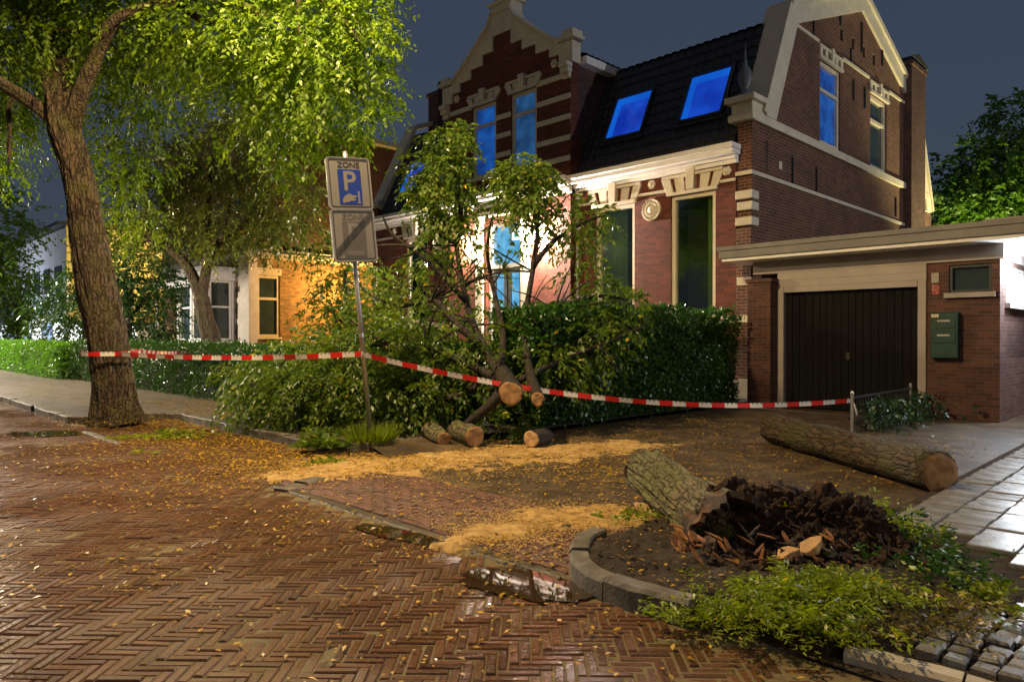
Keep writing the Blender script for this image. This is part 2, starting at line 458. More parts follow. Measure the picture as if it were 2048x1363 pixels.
def roadbrick(name, col, r0=.26, r1=.55, wet=.16):
    m, nt, out = newmat(name)
    tc = N(nt, 'ShaderNodeTexCoord'); oi = N(nt, 'ShaderNodeObjectInfo'); at = N(nt, 'ShaderNodeAttribute', attribute_name='tint')
    ad = N(nt, 'ShaderNodeMath', operation='ADD'); nt.links.new(oi.outputs['Random'], ad.inputs[0]); nt.links.new(at.outputs['Fac'], ad.inputs[1])
    fr = N(nt, 'ShaderNodeMath', operation='FRACT'); nt.links.new(ad.outputs[0], fr.inputs[0])
    r = ramp(nt, fr.outputs[0], [(0.0, mul(col, 0.65)), (0.5, col), (0.85, mul(col, 1.25)), (1.0, (col[0] * 1.0, col[1] * 1.25, col[2] * 1.4))])
    geo = N(nt, 'ShaderNodeNewGeometry')
    n1 = N(nt, 'ShaderNodeTexNoise', Scale=55.0, Detail=6.0); nt.links.new(geo.outputs['Position'], n1.inputs['Vector'])
    r2 = ramp(nt, n1.outputs['Fac'], [(0.3, (0.6, 0.6, 0.6)), (0.7, (1.25, 1.2, 1.15))])
    mx = N(nt, 'ShaderNodeMixRGB', blend_type='MULTIPLY'); mx.inputs['Fac'].default_value = 0.9
    nt.links.new(r.outputs['Color'], mx.inputs['Color1']); nt.links.new(r2.outputs['Color'], mx.inputs['Color2'])
    b = N(nt, 'ShaderNodeBsdfPrincipled'); nt.links.new(mx.outputs['Color'], b.inputs['Base Color'])
    b.inputs['Specular IOR Level'].default_value = 0.6
    n3 = N(nt, 'ShaderNodeTexNoise', Scale=0.9, Detail=4.0); nt.links.new(geo.outputs['Position'], n3.inputs['Vector'])
    r3 = ramp(nt, n3.outputs['Fac'], [(0.35, (r0, r0, r0)), (0.65, (r1, r1, r1))])
    # low, water-logged patch by the puddle: the film of water there is smoother
    dv = N(nt, 'ShaderNodeVectorMath', operation='DISTANCE'); dv.inputs[1].default_value = (0.12, 3.75, 0.0)
    nt.links.new(geo.outputs['Position'], dv.inputs[0])
    nz = N(nt, 'ShaderNodeMath', operation='MULTIPLY_ADD'); nz.inputs[1].default_value = 1.3; nt.links.new(n3.outputs['Fac'], nz.inputs[0]); nt.links.new(dv.outputs['Value'], nz.inputs[2])
    mw = N(nt, 'ShaderNodeMapRange'); mw.inputs['From Min'].default_value = 0.9; mw.inputs['From Max'].default_value = 1.7
    nt.links.new(nz.outputs[0], mw.inputs['Value'])
    mxr = N(nt, 'ShaderNodeMixRGB'); mxr.inputs['Color1'].default_value = (wet, wet, wet, 1)
    nt.links.new(mw.outputs['Result'], mxr.inputs['Fac']); nt.links.new(r3.outputs['Color'], mxr.inputs['Color2'])
    nt.links.new(mxr.outputs['Color'], b.inputs['Roughness'])
    bp = N(nt, 'ShaderNodeBump', Strength=0.35, Distance=0.006); nt.links.new(n1.outputs['Fac'], bp.inputs['Height'])
    nt.links.new(bp.outputs['Normal'], b.inputs['Normal'])
    nt.links.new(b.outputs['BSDF'], out.inputs['Surface'])
    return m
M_roadbrick = roadbrick('street_brick', (0.125, 0.058, 0.029), .18, .46, .10)
M_drybrick = roadbrick('driveway_brick', (0.12, 0.05, 0.03), .55, .8)
M_cobble = roadbrick('wet_cobble', (0.17, 0.165, 0.16))

# ------------------------------------------------------------------ foliage
def quads_object(name, V, tint, mat, parent=None, origin=None):
    """V: (n,4,3) array of leaf quads"""
    n = len(V)
    me = bpy.data.meshes.new(name)
    VV = V.reshape(-1, 3).astype(np.float32)
    if origin is not None: VV = VV - np.array(origin, dtype=np.float32)
    me.vertices.add(n * 4); me.vertices.foreach_set('co', VV.ravel())
    me.loops.add(n * 4); me.loops.foreach_set('vertex_index', np.arange(n * 4, dtype=np.int32))
    me.polygons.add(n)
    me.polygons.foreach_set('loop_start', np.arange(0, n * 4, 4, dtype=np.int32))
    me.polygons.foreach_set('loop_total', np.full(n, 4, dtype=np.int32))
    a = me.attributes.new('tint', 'FLOAT', 'FACE')
    a.data.foreach_set('value', tint.astype(np.float32))
    me.update(calc_edges=True)
    return link(name, me, mat, parent)
def unit(a):
    return a / np.maximum(np.linalg.norm(a, axis=-1, keepdims=True), 1e-9)
def leaf_quads(P, D, Nn, L, W):
    """kite leaves: base P, direction D, approximate normal Nn"""
    D = unit(D)
    S = unit(np.cross(D, Nn)); U = unit(np.cross(S, D))
    L = L[:, None]; W = W[:, None]
    mid = P + D * L * 0.42 - U * L * 0.05
    V = np.stack([P, mid + S * W * 0.5 + U * W * 0.12, P + D * L - U * L * 0.16, mid - S * W * 0.5 + U * W * 0.12], axis=1)
    return V
def sprays(O, D, k=12, length=0.5, droop=0.5, leafL=0.12, leafW=0.06, rng=RNG, lift=0.3):
    """O (m,3) spray roots, D (m,3) directions; k leaves on each, set alternately along a drooping twig"""
    m = len(O)
    D = unit(D)
    side = unit(np.cross(D, np.array([0, 0, 1.0])) + 1e-3)
    up = unit(np.cross(side, D))
    s = (np.arange(k) + 0.6) / k
    ln = length * rng.uniform(0.6, 1.25, m)
    P = O[:, None, :] + D[:, None, :] * (s[None, :, None] * ln[:, None, None])
    P = P + np.array([0, 0, -1.0]) * (droop * ln[:, None, None] * (s ** 2)[None, :, None])
    sg = np.where(np.arange(k) % 2 == 0, 1.0, -1.0)
    LD = D[:, None, :] * 0.7 + side[:, None, :] * sg[None, :, None] * 0.8 + np.array([0, 0, -1.0]) * (0.25 + droop * 0.5)
    LD = LD + rng.normal(0, 0.28, LD.shape)
    NN = up[:, None, :] + rng.normal(0, 0.45, LD.shape)
    n = m * k
    sz = rng.uniform(0.5, 1.35, n)
    V = leaf_quads(P.reshape(n, 3) + rng.normal(0, 0.015, (n, 3)), LD.reshape(n, 3), NN.reshape(n, 3), leafL * sz, leafW * sz)
    t = np.repeat(rng.uniform(0, 0.8, m), k) * 0.6 + rng.uniform(0, 1, n) * 0.4
    t = np.where(rng.random(n) < 0.012, 1.0, np.minimum(t, 0.94))
    return V, t
def clump_points(c, r, n, rng=RNG, shell=0.5, flat=0.8):
    d = unit(rng.normal(0, 1, (n, 3)))
    rr = rng.uniform(0, 1, n) ** (1 / 3.0)
    rr = shell + (1 - shell) * rr
    lump = 1 + 0.28 * np.sin(d[:, 0] * 5 + c[0] * 3) * np.cos(d[:, 1] * 4 + c[2]) + 0.2 * np.sin(d[:, 2] * 7 + c[1])
    O = np.array(c)[None, :] + d * (r * rr * lump)[:, None] * np.array([1, 1, flat])
    return O, d
def crown(name, clumps, mat, parent, origin, dens=120, leafL=0.12, leafW=0.06, k=12, length=0.5, droop=0.5, rng=RNG, shell=0.35):
    Vs, Ts = [], []
    for c in clumps:
        p, r = c[0], c[1]
        dn = dens * (c[2] if len(c) > 2 else 1.0)
        n = max(6, int(dn * r * r))
        O, d = clump_points(p, r, n, rng, shell)
        D = d + np.array([0, 0, -0.15]) + rng.normal(0, 0.35, d.shape)
        V, t = sprays(O, D, k, length * (0.7 + 0.3 * min(r, 1.2)), droop, leafL, leafW, rng)
        Vs.append(V); Ts.append(t)
    return quads_object(name, np.concatenate(Vs), np.concatenate(Ts), mat, parent, origin)
def limb_curve(p0, p1, bend=0.15, n=6, rnd=random):
    p0 = Vector(p0); p1 = Vector(p1); L = (p1 - p0).length
    off = Vector((rnd.uniform(-1, 1), rnd.uniform(-1, 1), rnd.uniform(-.3, 1))) * L * bend
    return [p0.lerp(p1, i / (n - 1)) + off * math.sin(PI * i / (n - 1)) + Vector((rnd.uniform(-1, 1), rnd.uniform(-1, 1), rnd.uniform(-1, 1))) * L * 0.015 for i in range(n)]
def bark_tube(mb, pts, rad, nseg=28, sub=4, amp=0.02, ridge=9.0, seed=0.0, caps=True, along=0.5):
    """thick stem with ridged bark as real relief"""
    P = [Vector(p) for p in pts]
    out, rr = [], []
    for i in range(len(P) - 1):
        for k in range(sub):
            t = k / sub
            p_1 = P[max(i - 1, 0)]; p2 = P[min(i + 2, len(P) - 1)]
            a, b_ = P[i], P[i + 1]
            q = 0.5 * ((2 * a) + (b_ - p_1) * t + (2 * p_1 - 5 * a + 4 * b_ - p2) * t * t + (-p_1 + 3 * a - 3 * b_ + p2) * t ** 3)
            out.append(q); rr.append(rad[i] * (1 - t) + rad[i + 1] * t)
    out.append(P[-1]); rr.append(rad[-1])
    n0 = len(mb.v)
    mb.tube(out, rr, nseg, caps)
    L = 0
    for i in range(len(out)):
        if i: L += (out[i] - out[i - 1]).length
        for k in range(nseg):
            idx = n0 + i * nseg + k
            v = Vector(mb.v[idx]); a = 2 * PI * k / nseg
            d = (v - out[i]); dl = d.length
            if dl < 1e-6: continue
            w = mnoise.noise(Vector((math.cos(a) * ridge * 0.35 + seed, math.sin(a) * ridge * 0.35, L * along)))
            w2 = abs(mnoise.noise(Vector((math.cos(a) * ridge, math.sin(a) * ridge + seed, L * along * 2))))
            mb.v[idx] = tuple(out[i] + d * (1 + (amp * 1.2 * w - amp * 2.2 * (0.25 - w2)) / max(dl, 0.02)))
    return mb
# ================================================================== GROUND
def sheet(name, pts, mat, z=None, label=None):
    mb = MB()
    mb.poly([(p[0], p[1], p[2] if z is None else z) for p in pts])
    o = mb.build(name, mat, fix=False)
    # face up
    me = o.data
    if me.polygons[0].normal.z < 0:
        me.flip_normals()
    return tag(o, label=label, kind='structure')
sheet('ground', [(-400, -100, 0), (400, -100, 0), (400, 700, 0), (-400, 700, 0)], M_far, -0.08)
road = sheet('road', [SF(90, -14), SF(-16, -14), SF(-16, 3.3), SF(6.8, 3.3), SF(6.8, 4.85), SF(14.2, 4.85), SF(14.2, 3.3), SF(90, 3.3)], M_joint, -0.003)
driveway = sheet('driveway', [SF(6.85, 3.3), SF(-16, 3.3), SF(-16, 26), SF(8.3, 26), SF(8.3, 4.76), SF(6.85, 4.76)], M_drive, 0.012)

def brick_mesh(name, L, W, H, bev=0.006):
    x, y = L / 2, W / 2
    mb = MB()
    vs = [(sx * x, sy * y, -H) for sy in (-1, 1) for sx in (-1, 1)]
    vs += [(sx * x, sy * y, -bev) for sy in (-1, 1) for sx in (-1, 1)]
    vs += [(sx * (x - bev), sy * (y - bev), 0) for sy in (-1, 1) for sx in (-1, 1)]
    fs = []
    for o in (0, 4):
        for (i, j) in ((0, 1), (1, 3), (3, 2), (2, 0)):
            fs.append((o + i, o + j, o + j + 4, o + i + 4))
    fs.append((8, 9, 11, 10))
    return vs, fs
def lay(pieces, name, mat, parent, L, W, H, bev=0.006, single=300, score=None):
    """pieces: list of (x, y, z, angle, tiltx, tilty, sx, sy); the largest in view become objects, the rest one stuff part"""
    pieces = sorted(pieces, key=score or (lambda p: p[1]))
    vs, fs = brick_mesh(name, L, W, H, bev)
    me = bpy.data.meshes.new(name); me.from_pydata(vs, [], fs); me.materials.append(mat)
    for p in pieces[:single]:
        o = bpy.data.objects.new(name, me)
        COL.objects.link(o); o.parent = parent
        o.location = (p[0], p[1], p[2]); o.rotation_euler = (p[4], p[5], p[3]); o.scale = (p[6], p[7], 1)
    rest = pieces[single:]
    if rest:
        A = np.array(rest)
        base = np.array(vs)
        n = len(A); m = len(base)
        B = base[None, :, :] * np.stack([A[:, 6], A[:, 7], np.ones(n)], 1)[:, None, :]
        c, s = np.cos(A[:, 3])[:, None], np.sin(A[:, 3])[:, None]
        Z = B[:, :, 2] + B[:, :, 1] * A[:, 4][:, None] - B[:, :, 0] * A[:, 5][:, None]
        X = B[:, :, 0] * c - B[:, :, 1] * s + A[:, 0][:, None]
        Y = B[:, :, 0] * s + B[:, :, 1] * c + A[:, 1][:, None]
        V = np.stack([X, Y, Z + A[:, 2][:, None]], 2).reshape(-1, 3)
        Fq = (np.array(fs)[None, :, :] + (np.arange(n) * m)[:, None, None]).reshape(-1, 4)
        me2 = bpy.data.meshes.new(name + '_field')
        me2.from_pydata(V.tolist(), [], Fq.tolist())
        at = me2.attributes.new('tint', 'FLOAT', 'FACE')
        at.data.foreach_set('value', np.repeat(RNG.random(n), len(fs)).astype(np.float32))
        o = link(name + '_field', me2, mat, parent)
        tag(o, kind='stuff')
def in_view(p, m=1.0):
    return p.y > 2.3 and abs(p.x) < 0.76 * p.y + m
# herringbone street bricks, laid square to the view, 45 degrees to the kerb
def herring():
    W, k = 0.0515, 4
    a0 = math.radians(-1.5); ca, sa = math.cos(a0), math.sin(a0)
    P = []
    R = 350
    for i in range(-60, R):
        for j in range(-70, 60):
            for kind in (0, 1):
                x = (i + 2 * k * j) * W; y = i * W
                if kind == 0: cx_, cy_, ang = x + k * W / 2, y + W / 2, 0
                else: cx_, cy_, ang = x + (k + .5) * W, y + (1 - k / 2) * W, PI / 2
                X = cx_ * ca - cy_ * sa; Y = cx_ * sa + cy_ * ca
                if Y < 2.3 or Y > 18 or abs(X) > 0.8 * Y + 0.6: continue
                u, v = uv_of(Vector((X, Y, 0)))
                if not (v < 3.2 or (6.85 < u < 13.85 and v < 4.72)): continue
                dip = -0.011 * max(0, mnoise.noise(Vector((X * .7, Y * .7, 3)))) + random.gauss(0, .0022)
                P.append((X, Y, 0.004 + dip, ang + a0 + random.gauss(0, .02), random.gauss(0, .018), random.gauss(0, .012), random.uniform(.965, 1.0), random.uniform(.94, 1.0)))
    return P
lay(herring(), 'brick', M_roadbrick, road, 0.199, 0.0455, 0.03, score=lambda p: (0 if abs(p[0]) < .70 * p[1] and p[1] > 2.95 else 100) + p[1])
# bricks of the dropped driveway edge: courses parallel to the kerb
P = []
for r in range(17):
    for c in range(21):
        u = 2.95 + (c + (0.5 if r % 2 else 0)) * 0.208; v = 3.42 + r * 0.071
        if u > 6.9: continue
        q = SF(u, v)
        P.append((q.x, q.y, 0.024 + random.gauss(0, .002), ROT + random.gauss(0, .012), random.gauss(0, .012), random.gauss(0, .008), random.uniform(.96, 1), random.uniform(.95, 1)))
lay(P, 'brick', M_drybrick, driveway, 0.2, 0.062, 0.03)
# line of flush edging stones between street and driveway
edging = tag(empty('kerb', SF(4.9, 3.3, 0), 0), kind='structure')
def stone_run(parent, path, w, h, z0, ln=0.5, gap=0.012, name='kerb_stone', mat=None, bev=0.012, jit=0.006, skew=0.0):
    """individual kerb stones along a polyline of world points"""
    pts = [Vector((p[0], p[1], 0)) for p in path]
    segs = [(pts[i + 1] - pts[i]).length for i in range(len(pts) - 1)]
    tot = sum(segs)
    n = max(1, round(tot / ln))
    def at(d):
        for i, s in enumerate(segs):
            if d <= s or i == len(segs) - 1:
                return pts[i] + (pts[i + 1] - pts[i]) * (d / s)
            d -= s
    org = parent.matrix_world.translation if parent else Vector()
    org = parent.location.copy()
    for i in range(n):
        a, b = at(tot * i / n), at(tot * (i + 1) / n)
        d = (b - a); L = d.length; d.normalize()
        mb = MB()
        z1 = z0 + h + random.gauss(0, jit)
        mid = (a + b) / 2
        ns = 6; vs = []; sh = random.gauss(0, .006)
        for k in range(ns + 1):
            s_ = tot * i / n + gap / 2 + (tot / n - gap) * k / ns
            q = at(s_); t = (at(min(tot, s_ + .05)) - at(max(0, s_ - .05))).normalized(); nn = Vector((-t.y, t.x, 0))
            for (ww, zz) in ((-w / 2 - .006, z0 - .06), (w / 2, z0 - .06), (w / 2, z1 - bev * 1.2), (w / 2 - bev, z1), (-w / 2 + bev * 1.6, z1), (-w / 2, z1 - bev * 2)):
                e = q + nn * (ww + sh); vs.append((e.x - mid.x, e.y - mid.y, zz + .0015 * random.gauss(0, 1)))
        fs = [(5, 4, 3, 2, 1, 0), tuple(ns * 6 + k for k in range(6))]
        for k in range(ns):
            for m in range(6): fs.append((k * 6 + m, k * 6 + (m + 1) % 6, (k + 1) * 6 + (m + 1) % 6, (k + 1) * 6 + m))
        mb.add(vs, fs)
        o = mb.build(name, mat or M_kerb, parent)
        o.location = (mid.x - org.x, mid.y - org.y, 0)
stone_run(edging, [SF(6.75, 3.3), SF(2.9, 3.3)], 0.04, 0.012, 0.0, 0.38, jit=0.003, bev=0.006)
gutter = tag(empty('kerb', SF(9.5, 3.15, 0), 0), kind='structure')
stone_run(gutter, [G(560, 983), G(640, 962)], 0.2, 0.035, 0.0, 0.35)
stone_run(gutter, [SF(12.7, 3.1), SF(10.9, 3.1)], 0.1, 0.018, 0.0, 0.6, jit=.004, bev=.006)

# left pavement with its kerb and the bulge round the street tree
kp = [SF(7.85, 5.25), SF(8.1, 4.98), SF(8.7, 4.82), SF(10.5, 4.8), SF(13.3, 4.82), SF(13.75, 4.5), SF(13.8, 3.9), SF(13.9, 3.45), SF(14.3, 3.25), SF(16.5, 3.22), SF(17.0, 3.3)]
kfar = [SF(17, 3.25), SF(24, 3.22), SF(46, 3.2)]
pav = sheet('pavement', kp + [SF(80, 3.2), SF(80, 6.6), SF(7.85, 6.6)], M_tilefloor, 0.105)
mb_ = MB(); mb_.poly([SF(7.85, 5.15, .105), SF(7.05, 5.0, .010), SF(7.05, 6.6, .010), SF(7.85, 6.6, .105)]); tag(mb_.build('pavement_ramp', M_drive, fix=False), kind='structure')
kl = tag(empty('kerb', SF(10.5, 4.8, 0), 0), kind='structure')
stone_run(kl, kp, 0.14, 0.125, 0.0, 0.55)
stone_run(kl, kfar, 0.14, 0.12, 0.0, 1.0)
garden = sheet('garden_soil', [SF(80, 6.55), SF(80, 24), SF(7.35, 24), SF(7.35, 7.4), SF(7.8, 6.55)], M_soil, 0.11)
sheet('parking_bay', [SF(17.1, 3.3), SF(17.1, 3.31), SF(40, 3.31), SF(40, 3.3)], M_joint, -0.001)

# right island: rounded kerb, soil bed, slabs, cobbles
def smooth_path(pts, it=3):
    for _ in range(it):
        out = [pts[0]]
        for i in range(len(pts) - 1): out += [pts[i].lerp(pts[i + 1], .25), pts[i].lerp(pts[i + 1], .75)]
        pts = out + [pts[-1]]
    return pts
kr = smooth_path([G(1200, 1096), G(1162, 1110), G(1155, 1165), G(1240, 1208), G(1390, 1249)])
kr3 = [G(1392, 1250), G(1540, 1287), G(1690, 1322)]
kr2 = [G(1690, 1322), G(1800, 1350), G(1960, 1392), SF(-3, 3.35)]
ki = tag(empty('kerb', G(1260, 1200), 0), kind='structure')
stone_run(ki, kr, 0.13, 0.14, 0.0, 0.62)
stone_run(ki, kr3, 0.12, 0.014, 0.0, 0.6)
ki2 = tag(empty('kerb', G(1800, 1350), 0), kind='structure')
stone_run(ki2, kr2, 0.11, 0.06, 0.0, 0.5, mat=surf('kerb_pale', (0.42, 0.37, 0.30), 0.6, 0.3, 8.0, 0.25))

def relief(name, poly_uvh, nx, ny, zfun, mat, inside):
    pass
def height_patch(name, x0, x1, y0, y1, step, zf, mat, kind='structure', keep=None, **kw):
    nx = int((x1 - x0) / step) + 1; ny = int((y1 - y0) / step) + 1
    vs, fs, idx = [], [], {}
    for j in range(ny):
        for i in range(nx):
            x = x0 + i * step; y = y0 + j * step
            z = zf(x, y)
            idx[(i, j)] = len(vs); vs.append((x, y, z if z is not None else -0.07))
    for j in range(ny - 1):
        for i in range(nx - 1):
            q = [idx[(i, j)], idx[(i + 1, j)], idx[(i + 1, j + 1)], idx[(i, j + 1)]]
            if all(vs[k][2] < 0.0 for k in q): continue
            fs.append(q)
    me = bpy.data.meshes.new(name); me.from_pydata(vs, [], fs)
    me.polygons.foreach_set('use_smooth', [True] * len(me.polygons))
    bm = bmesh.new(); bm.from_mesh(me); bmesh.ops.delete(bm, geom=[v for v in bm.verts if not v.link_faces], context='VERTS'); bm.to_mesh(me); bm.free()
    o = link(name, me, mat)
    return tag(o, kind=kind, **kw)
def fbm(x, y, s, o=4, seed=0.0):
    return mnoise.fractal(Vector((x * s + seed, y * s - seed, seed)), 0.9, 2.0, o)
def seg_dist(p, pts):
    best = 1e9
    for i in range(len(pts) - 1):
        a, b = pts[i], pts[i + 1]
        d = b - a; t = max(0, min(1, (p - a).dot(d) / max(d.dot(d), 1e-9)))
        best = min(best, (p - a - d * t).length)
    return best
def pt_in(p, poly):
    c = False; n = len(poly); j = n - 1
    for i in range(n):
        if ((poly[i][1] > p[1]) != (poly[j][1] > p[1])) and (p[0] < (poly[j][0] - poly[i][0]) * (p[1] - poly[i][1]) / (poly[j][1] - poly[i][1]) + poly[i][0]): c = not c
        j = i
    return c
bedpoly = [(q.x, q.y) for q in kr + kr3] + [(q.x, q.y) for q in (SF(1.05, 3.6), SF(.85, 4.5), SF(1.0, 5.0), SF(1.45, 5.5), SF(1.9, 6.1), SF(2.5, 6.0), SF(2.9, 5.5), SF(3.15, 4.9))]
bedl = [Vector((q[0], q[1])) for q in bedpoly]; bedl.append(bedl[0])
def bedz(x, y):
    p = Vector((x, y))
    ins = pt_in((x, y), bedpoly); d = seg_dist(p, bedl)
    if not ins and d > .1: return -0.05
    s = d if ins else -d
    return min(0.115, 0.06 + s * 0.5) + 0.035 * fbm(x, y, 3.0) + 0.022 * fbm(x, y, 14.0) if s > -.02 else -0.05
height_patch('planting_bed', 0.3, 4.4, 2.6, 6.6, 0.03, bedz, M_soil)

P = []
for i in range(-10, 36):
    for j in range(0, 33):
        u = 1.75 - (i + 10) * 0.303; v = 5.29 + j * 0.303 - 0.0
        if v < 6.1 and u > .75 + (v - 5.2) * 1.0: continue
        q = SF(u, v)
        if not in_view(q, 1.5) or q.y > 13: continue
        if v > 14.3 and u > 2.0: continue
        P.append((q.x, q.y, 0.06 + random.gauss(0, .004), ROT + random.gauss(0, .006), random.gauss(0, .012), random.gauss(0, .012), 1, 1))
rp = sheet('pavement', [SF(2.0, 6.2), SF(1.0, 5.15), SF(-14, 5.15), SF(-14, 15.5), SF(2.0, 15.5)], M_soil, 0.03)
lay(P, 'paving_slab', M_slab, rp, 0.296, 0.296, 0.045, bev=0.008, single=280)
P = []
for i in range(0, 40):
    for j in range(0, 18):
        u = 1.75 - i * 0.112 + random.uniform(-.012, .012); v = 3.62 + j * 0.112 + random.uniform(-.012, .012)
        q = SF(u, v)
        if not in_view(q, .4) or u > 1.0 or (u > .8 and v > 4.4) or (u > .1 and v > 5.1): continue
        P.append((q.x, q.y, 0.085 + random.gauss(0, .006), ROT + random.gauss(0, .12), random.gauss(0, .05), random.gauss(0, .05), random.uniform(.8, 1.03), random.uniform(.8, 1.03)))
cp = sheet('cobble_strip', [SF(1.85, 3.45), SF(-6, 3.45), SF(-6, 5.22), SF(1.0, 5.22)], M_soil, 0.05)
lay(P, 'cobble', M_cobble, cp, 0.102, 0.102, 0.05, bev=0.012)

# puddles
def puddle(name, c, rx, ry, ang, seed, label):
    mb = MB(); pts = []
    for k in range(72):
        a = 2 * PI * k / 72
        r = 1 + 0.30 * fbm(math.cos(a) * 1.4, math.sin(a) * 1.4, 1.0, 5, seed) + 0.12 * fbm(math.cos(a) * 5, math.sin(a) * 5, 1.0, 3, seed + 4)
        x = math.cos(a) * rx * r; y = math.sin(a) * ry * r
        pts.append((c.x + x * math.cos(ang) - y * math.sin(ang), c.y + x * math.sin(ang) + y * math.cos(ang), 0.0115))
    mb.poly(pts)
    return tag(mb.build(name, M_water, fix=False), kind='structure')
puddle('puddle', G(1050, 1170), 0.40, 0.24, math.radians(-25), 1.3, '')
puddle('puddle', G(800, 1072), 0.50, 0.13, math.radians(-36), 5.1, '')
puddle('puddle', G(92, 868), 0.6, 0.3, math.radians(-12), 8.2, '')
# ================================================================== MAIN HOUSE
HO = SF(7.65, 15.2)
house = empty('brick_house', HO, ROT, 'red brick villa with stepped cream gable, mansard roof and blue lit skylights', 'house')
def FR(y0):                     # front-facing: p = local x, q = z, d = outwards
    return lambda p, q, d: (p, y0 - d, q)
def SD(x0):                     # right-hand side wall: p = local y
    return lambda p, q, d: (x0 + d, p, q)
def rect(p0, p1, q0, q1): return [(p0, q0), (p1, q0), (p1, q1), (p0, q1)]
def pbox(mb, M, p0, p1, q0, q1, d0, d1):
    return mb.plate(rect(p0, p1, q0, q1), [], d0, d1, M)
def window(root, M, p0, p1, q0, q1, glass, transom=None, fw=0.09, frame=None, sill=True, recess=0.10, mullion=False, curtain=None, depth=0.35, sillmat=None):
    frame = frame or M_white
    mb = MB()
    holes = []
    qs = [(q0 + fw, q1 - fw)] if transom is None else [(q0 + fw, transom - fw * .45), (transom + fw * .45, q1 - fw)]
    ps = [(p0 + fw, p1 - fw)] if not mullion else [(p0 + fw, (p0 + p1) / 2 - fw * .4), ((p0 + p1) / 2 + fw * .4, p1 - fw)]
    panes = []
    for (a, b) in qs:
        for (c, d) in ps:
            holes.append(rect(c, d, a, b)); panes.append((c, d, a, b))
    mb.plate(rect(p0, p1, q0, q1), holes, -recess - 0.06, -recess + 0.05, M)
    w = mb.build('window', frame, root)
    for (c, d, a, b) in panes:
        g = MB(); g.plate(rect(c - .004, d + .004, a - .004, b + .004), [], -recess - 0.035, -recess - 0.025, M)
        g.build('pane', glass, w)
    if sill:
        s = MB(); pbox(s, M, p0 - .06, p1 + .06, q0 - .09, q0 - .003, -0.1, 0.09); s.build('sill', sillmat or M_stone, w)
    return w
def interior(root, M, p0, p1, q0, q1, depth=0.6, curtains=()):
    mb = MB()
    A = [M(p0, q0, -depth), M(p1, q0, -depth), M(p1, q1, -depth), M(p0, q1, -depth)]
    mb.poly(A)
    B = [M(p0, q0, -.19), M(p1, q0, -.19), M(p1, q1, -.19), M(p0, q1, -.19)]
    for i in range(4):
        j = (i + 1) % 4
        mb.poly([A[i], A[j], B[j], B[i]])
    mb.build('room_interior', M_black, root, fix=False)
    for (c0, c1) in curtains:
        cb = MB(); n = 28; vs = []
        for i in range(n + 1):
            p = c0 + (c1 - c0) * i / n
            d = -.30 + .035 * math.sin(i * 1.7) + .012 * math.sin(i * 4.1)
            vs += [M(p, q0 + .02, d), M(p, q1 - .02, d)]
        cb.add(vs, [(2 * i, 2 * i + 2, 2 * i + 3, 2 * i + 1) for i in range(n)])
        cb.build('curtain', M_curtain, root, smooth=True, fix=False)
        L = bpy.data.lights.new('curtain_fill', 'POINT'); L.energy = 1.0; L.color = (1.0, .98, .7); L.shadow_soft_size = .1  # fill light added behind the curtain so its cloth shows
        lo = bpy.data.objects.new('curtain_fill', L); COL.objects.link(lo); lo.parent = root; lo.location = M((c0 + c1) / 2, q0 + .62 * (q1 - q0), -.62)

# ---- front walls
win_r = [(-2.1, -0.88), (-4.47, -3.19)]
win_l = [(-13.05, -11.83)]
TH = 0.35
f0 = FR(0.0)
mb = MB()
mb.plate(rect(-5.2, -0.36, 0, 5.52), [rect(a, b, 2.02, 4.98) for a, b in win_r], -TH, 0, f0)
mb.build('front_wall', M_brick, house)
mb = MB(); mb.plate(rect(-14.84, -10.6, 0, 5.52), [rect(a, b, 2.02, 4.98) for a, b in win_l], -TH, 0, f0)
mb.build('front_wall', M_brick, house)
YC = -0.2
fc = FR(YC)
mb = MB(); mb.plate(rect(-10.6, -5.2, 0, 5.52), [rect(-8.65, -7.15, 1.12, 5.0)], -TH, 0, fc)
mb.build('entrance_wall', M_brick, house)
# corner strip set back, right end
mb = MB(); mb.box(-0.36, 0, 0.07, 0.36, 4.0, 6.42); mb.box(-0.36, 0, 0, 0.36, 0, 4.0)
mb.build('corner_pier', M_brickside, house)
mb = MB(); mb.box(-15.2, -14.84, 0.0, 0.4, 0, 6.42)
mb.build('corner_pier', M_brick, house)
mb = MB()
for (x0, x1, y) in ((-5.2, -0.0, 0), (-15.2, -10.6, 0), (-10.62, -5.18, YC)):
    pbox(mb, FR(y), x0, x1, 0.0, 0.55, 0.003, 0.06)
mb.build_parts('plinth', M_stone, house)
mb = MB()
for (x0, x1) in ((-5.18, -3.0), (-3.0, 0.0), (-15.2, -10.62)):
    pbox(mb, f0, x0, x1, 1.84, 2.0, 0.002, 0.07)
mb.build_parts('sill_band', M_stone, house)

# ---- cornice
def cornice(x0, x1, y, z0=5.5, ret=None):
    mb = MB(); M = FR(y)
    pbox(mb, M, x0, x1, z0, z0 + .10, -.02, .10)
    pbox(mb, M, x0, x1, z0 + .102, z0 + .19, -.02, .17)
    pbox(mb, M, x0 - .04, x1 + .04, z0 + .192, z0 + .30, -.02, .36)
    pbox(mb, M, x0 - .06, x1 + .06, z0 + .302, z0 + .42, -.02, .43)
    return mb.build('cornice', M_white, house, bevel=0.012)
cornice(-5.13, -0.30, 0); cornice(-15.1, -10.68, 0); cornice(-10.66, -5.14, YC)

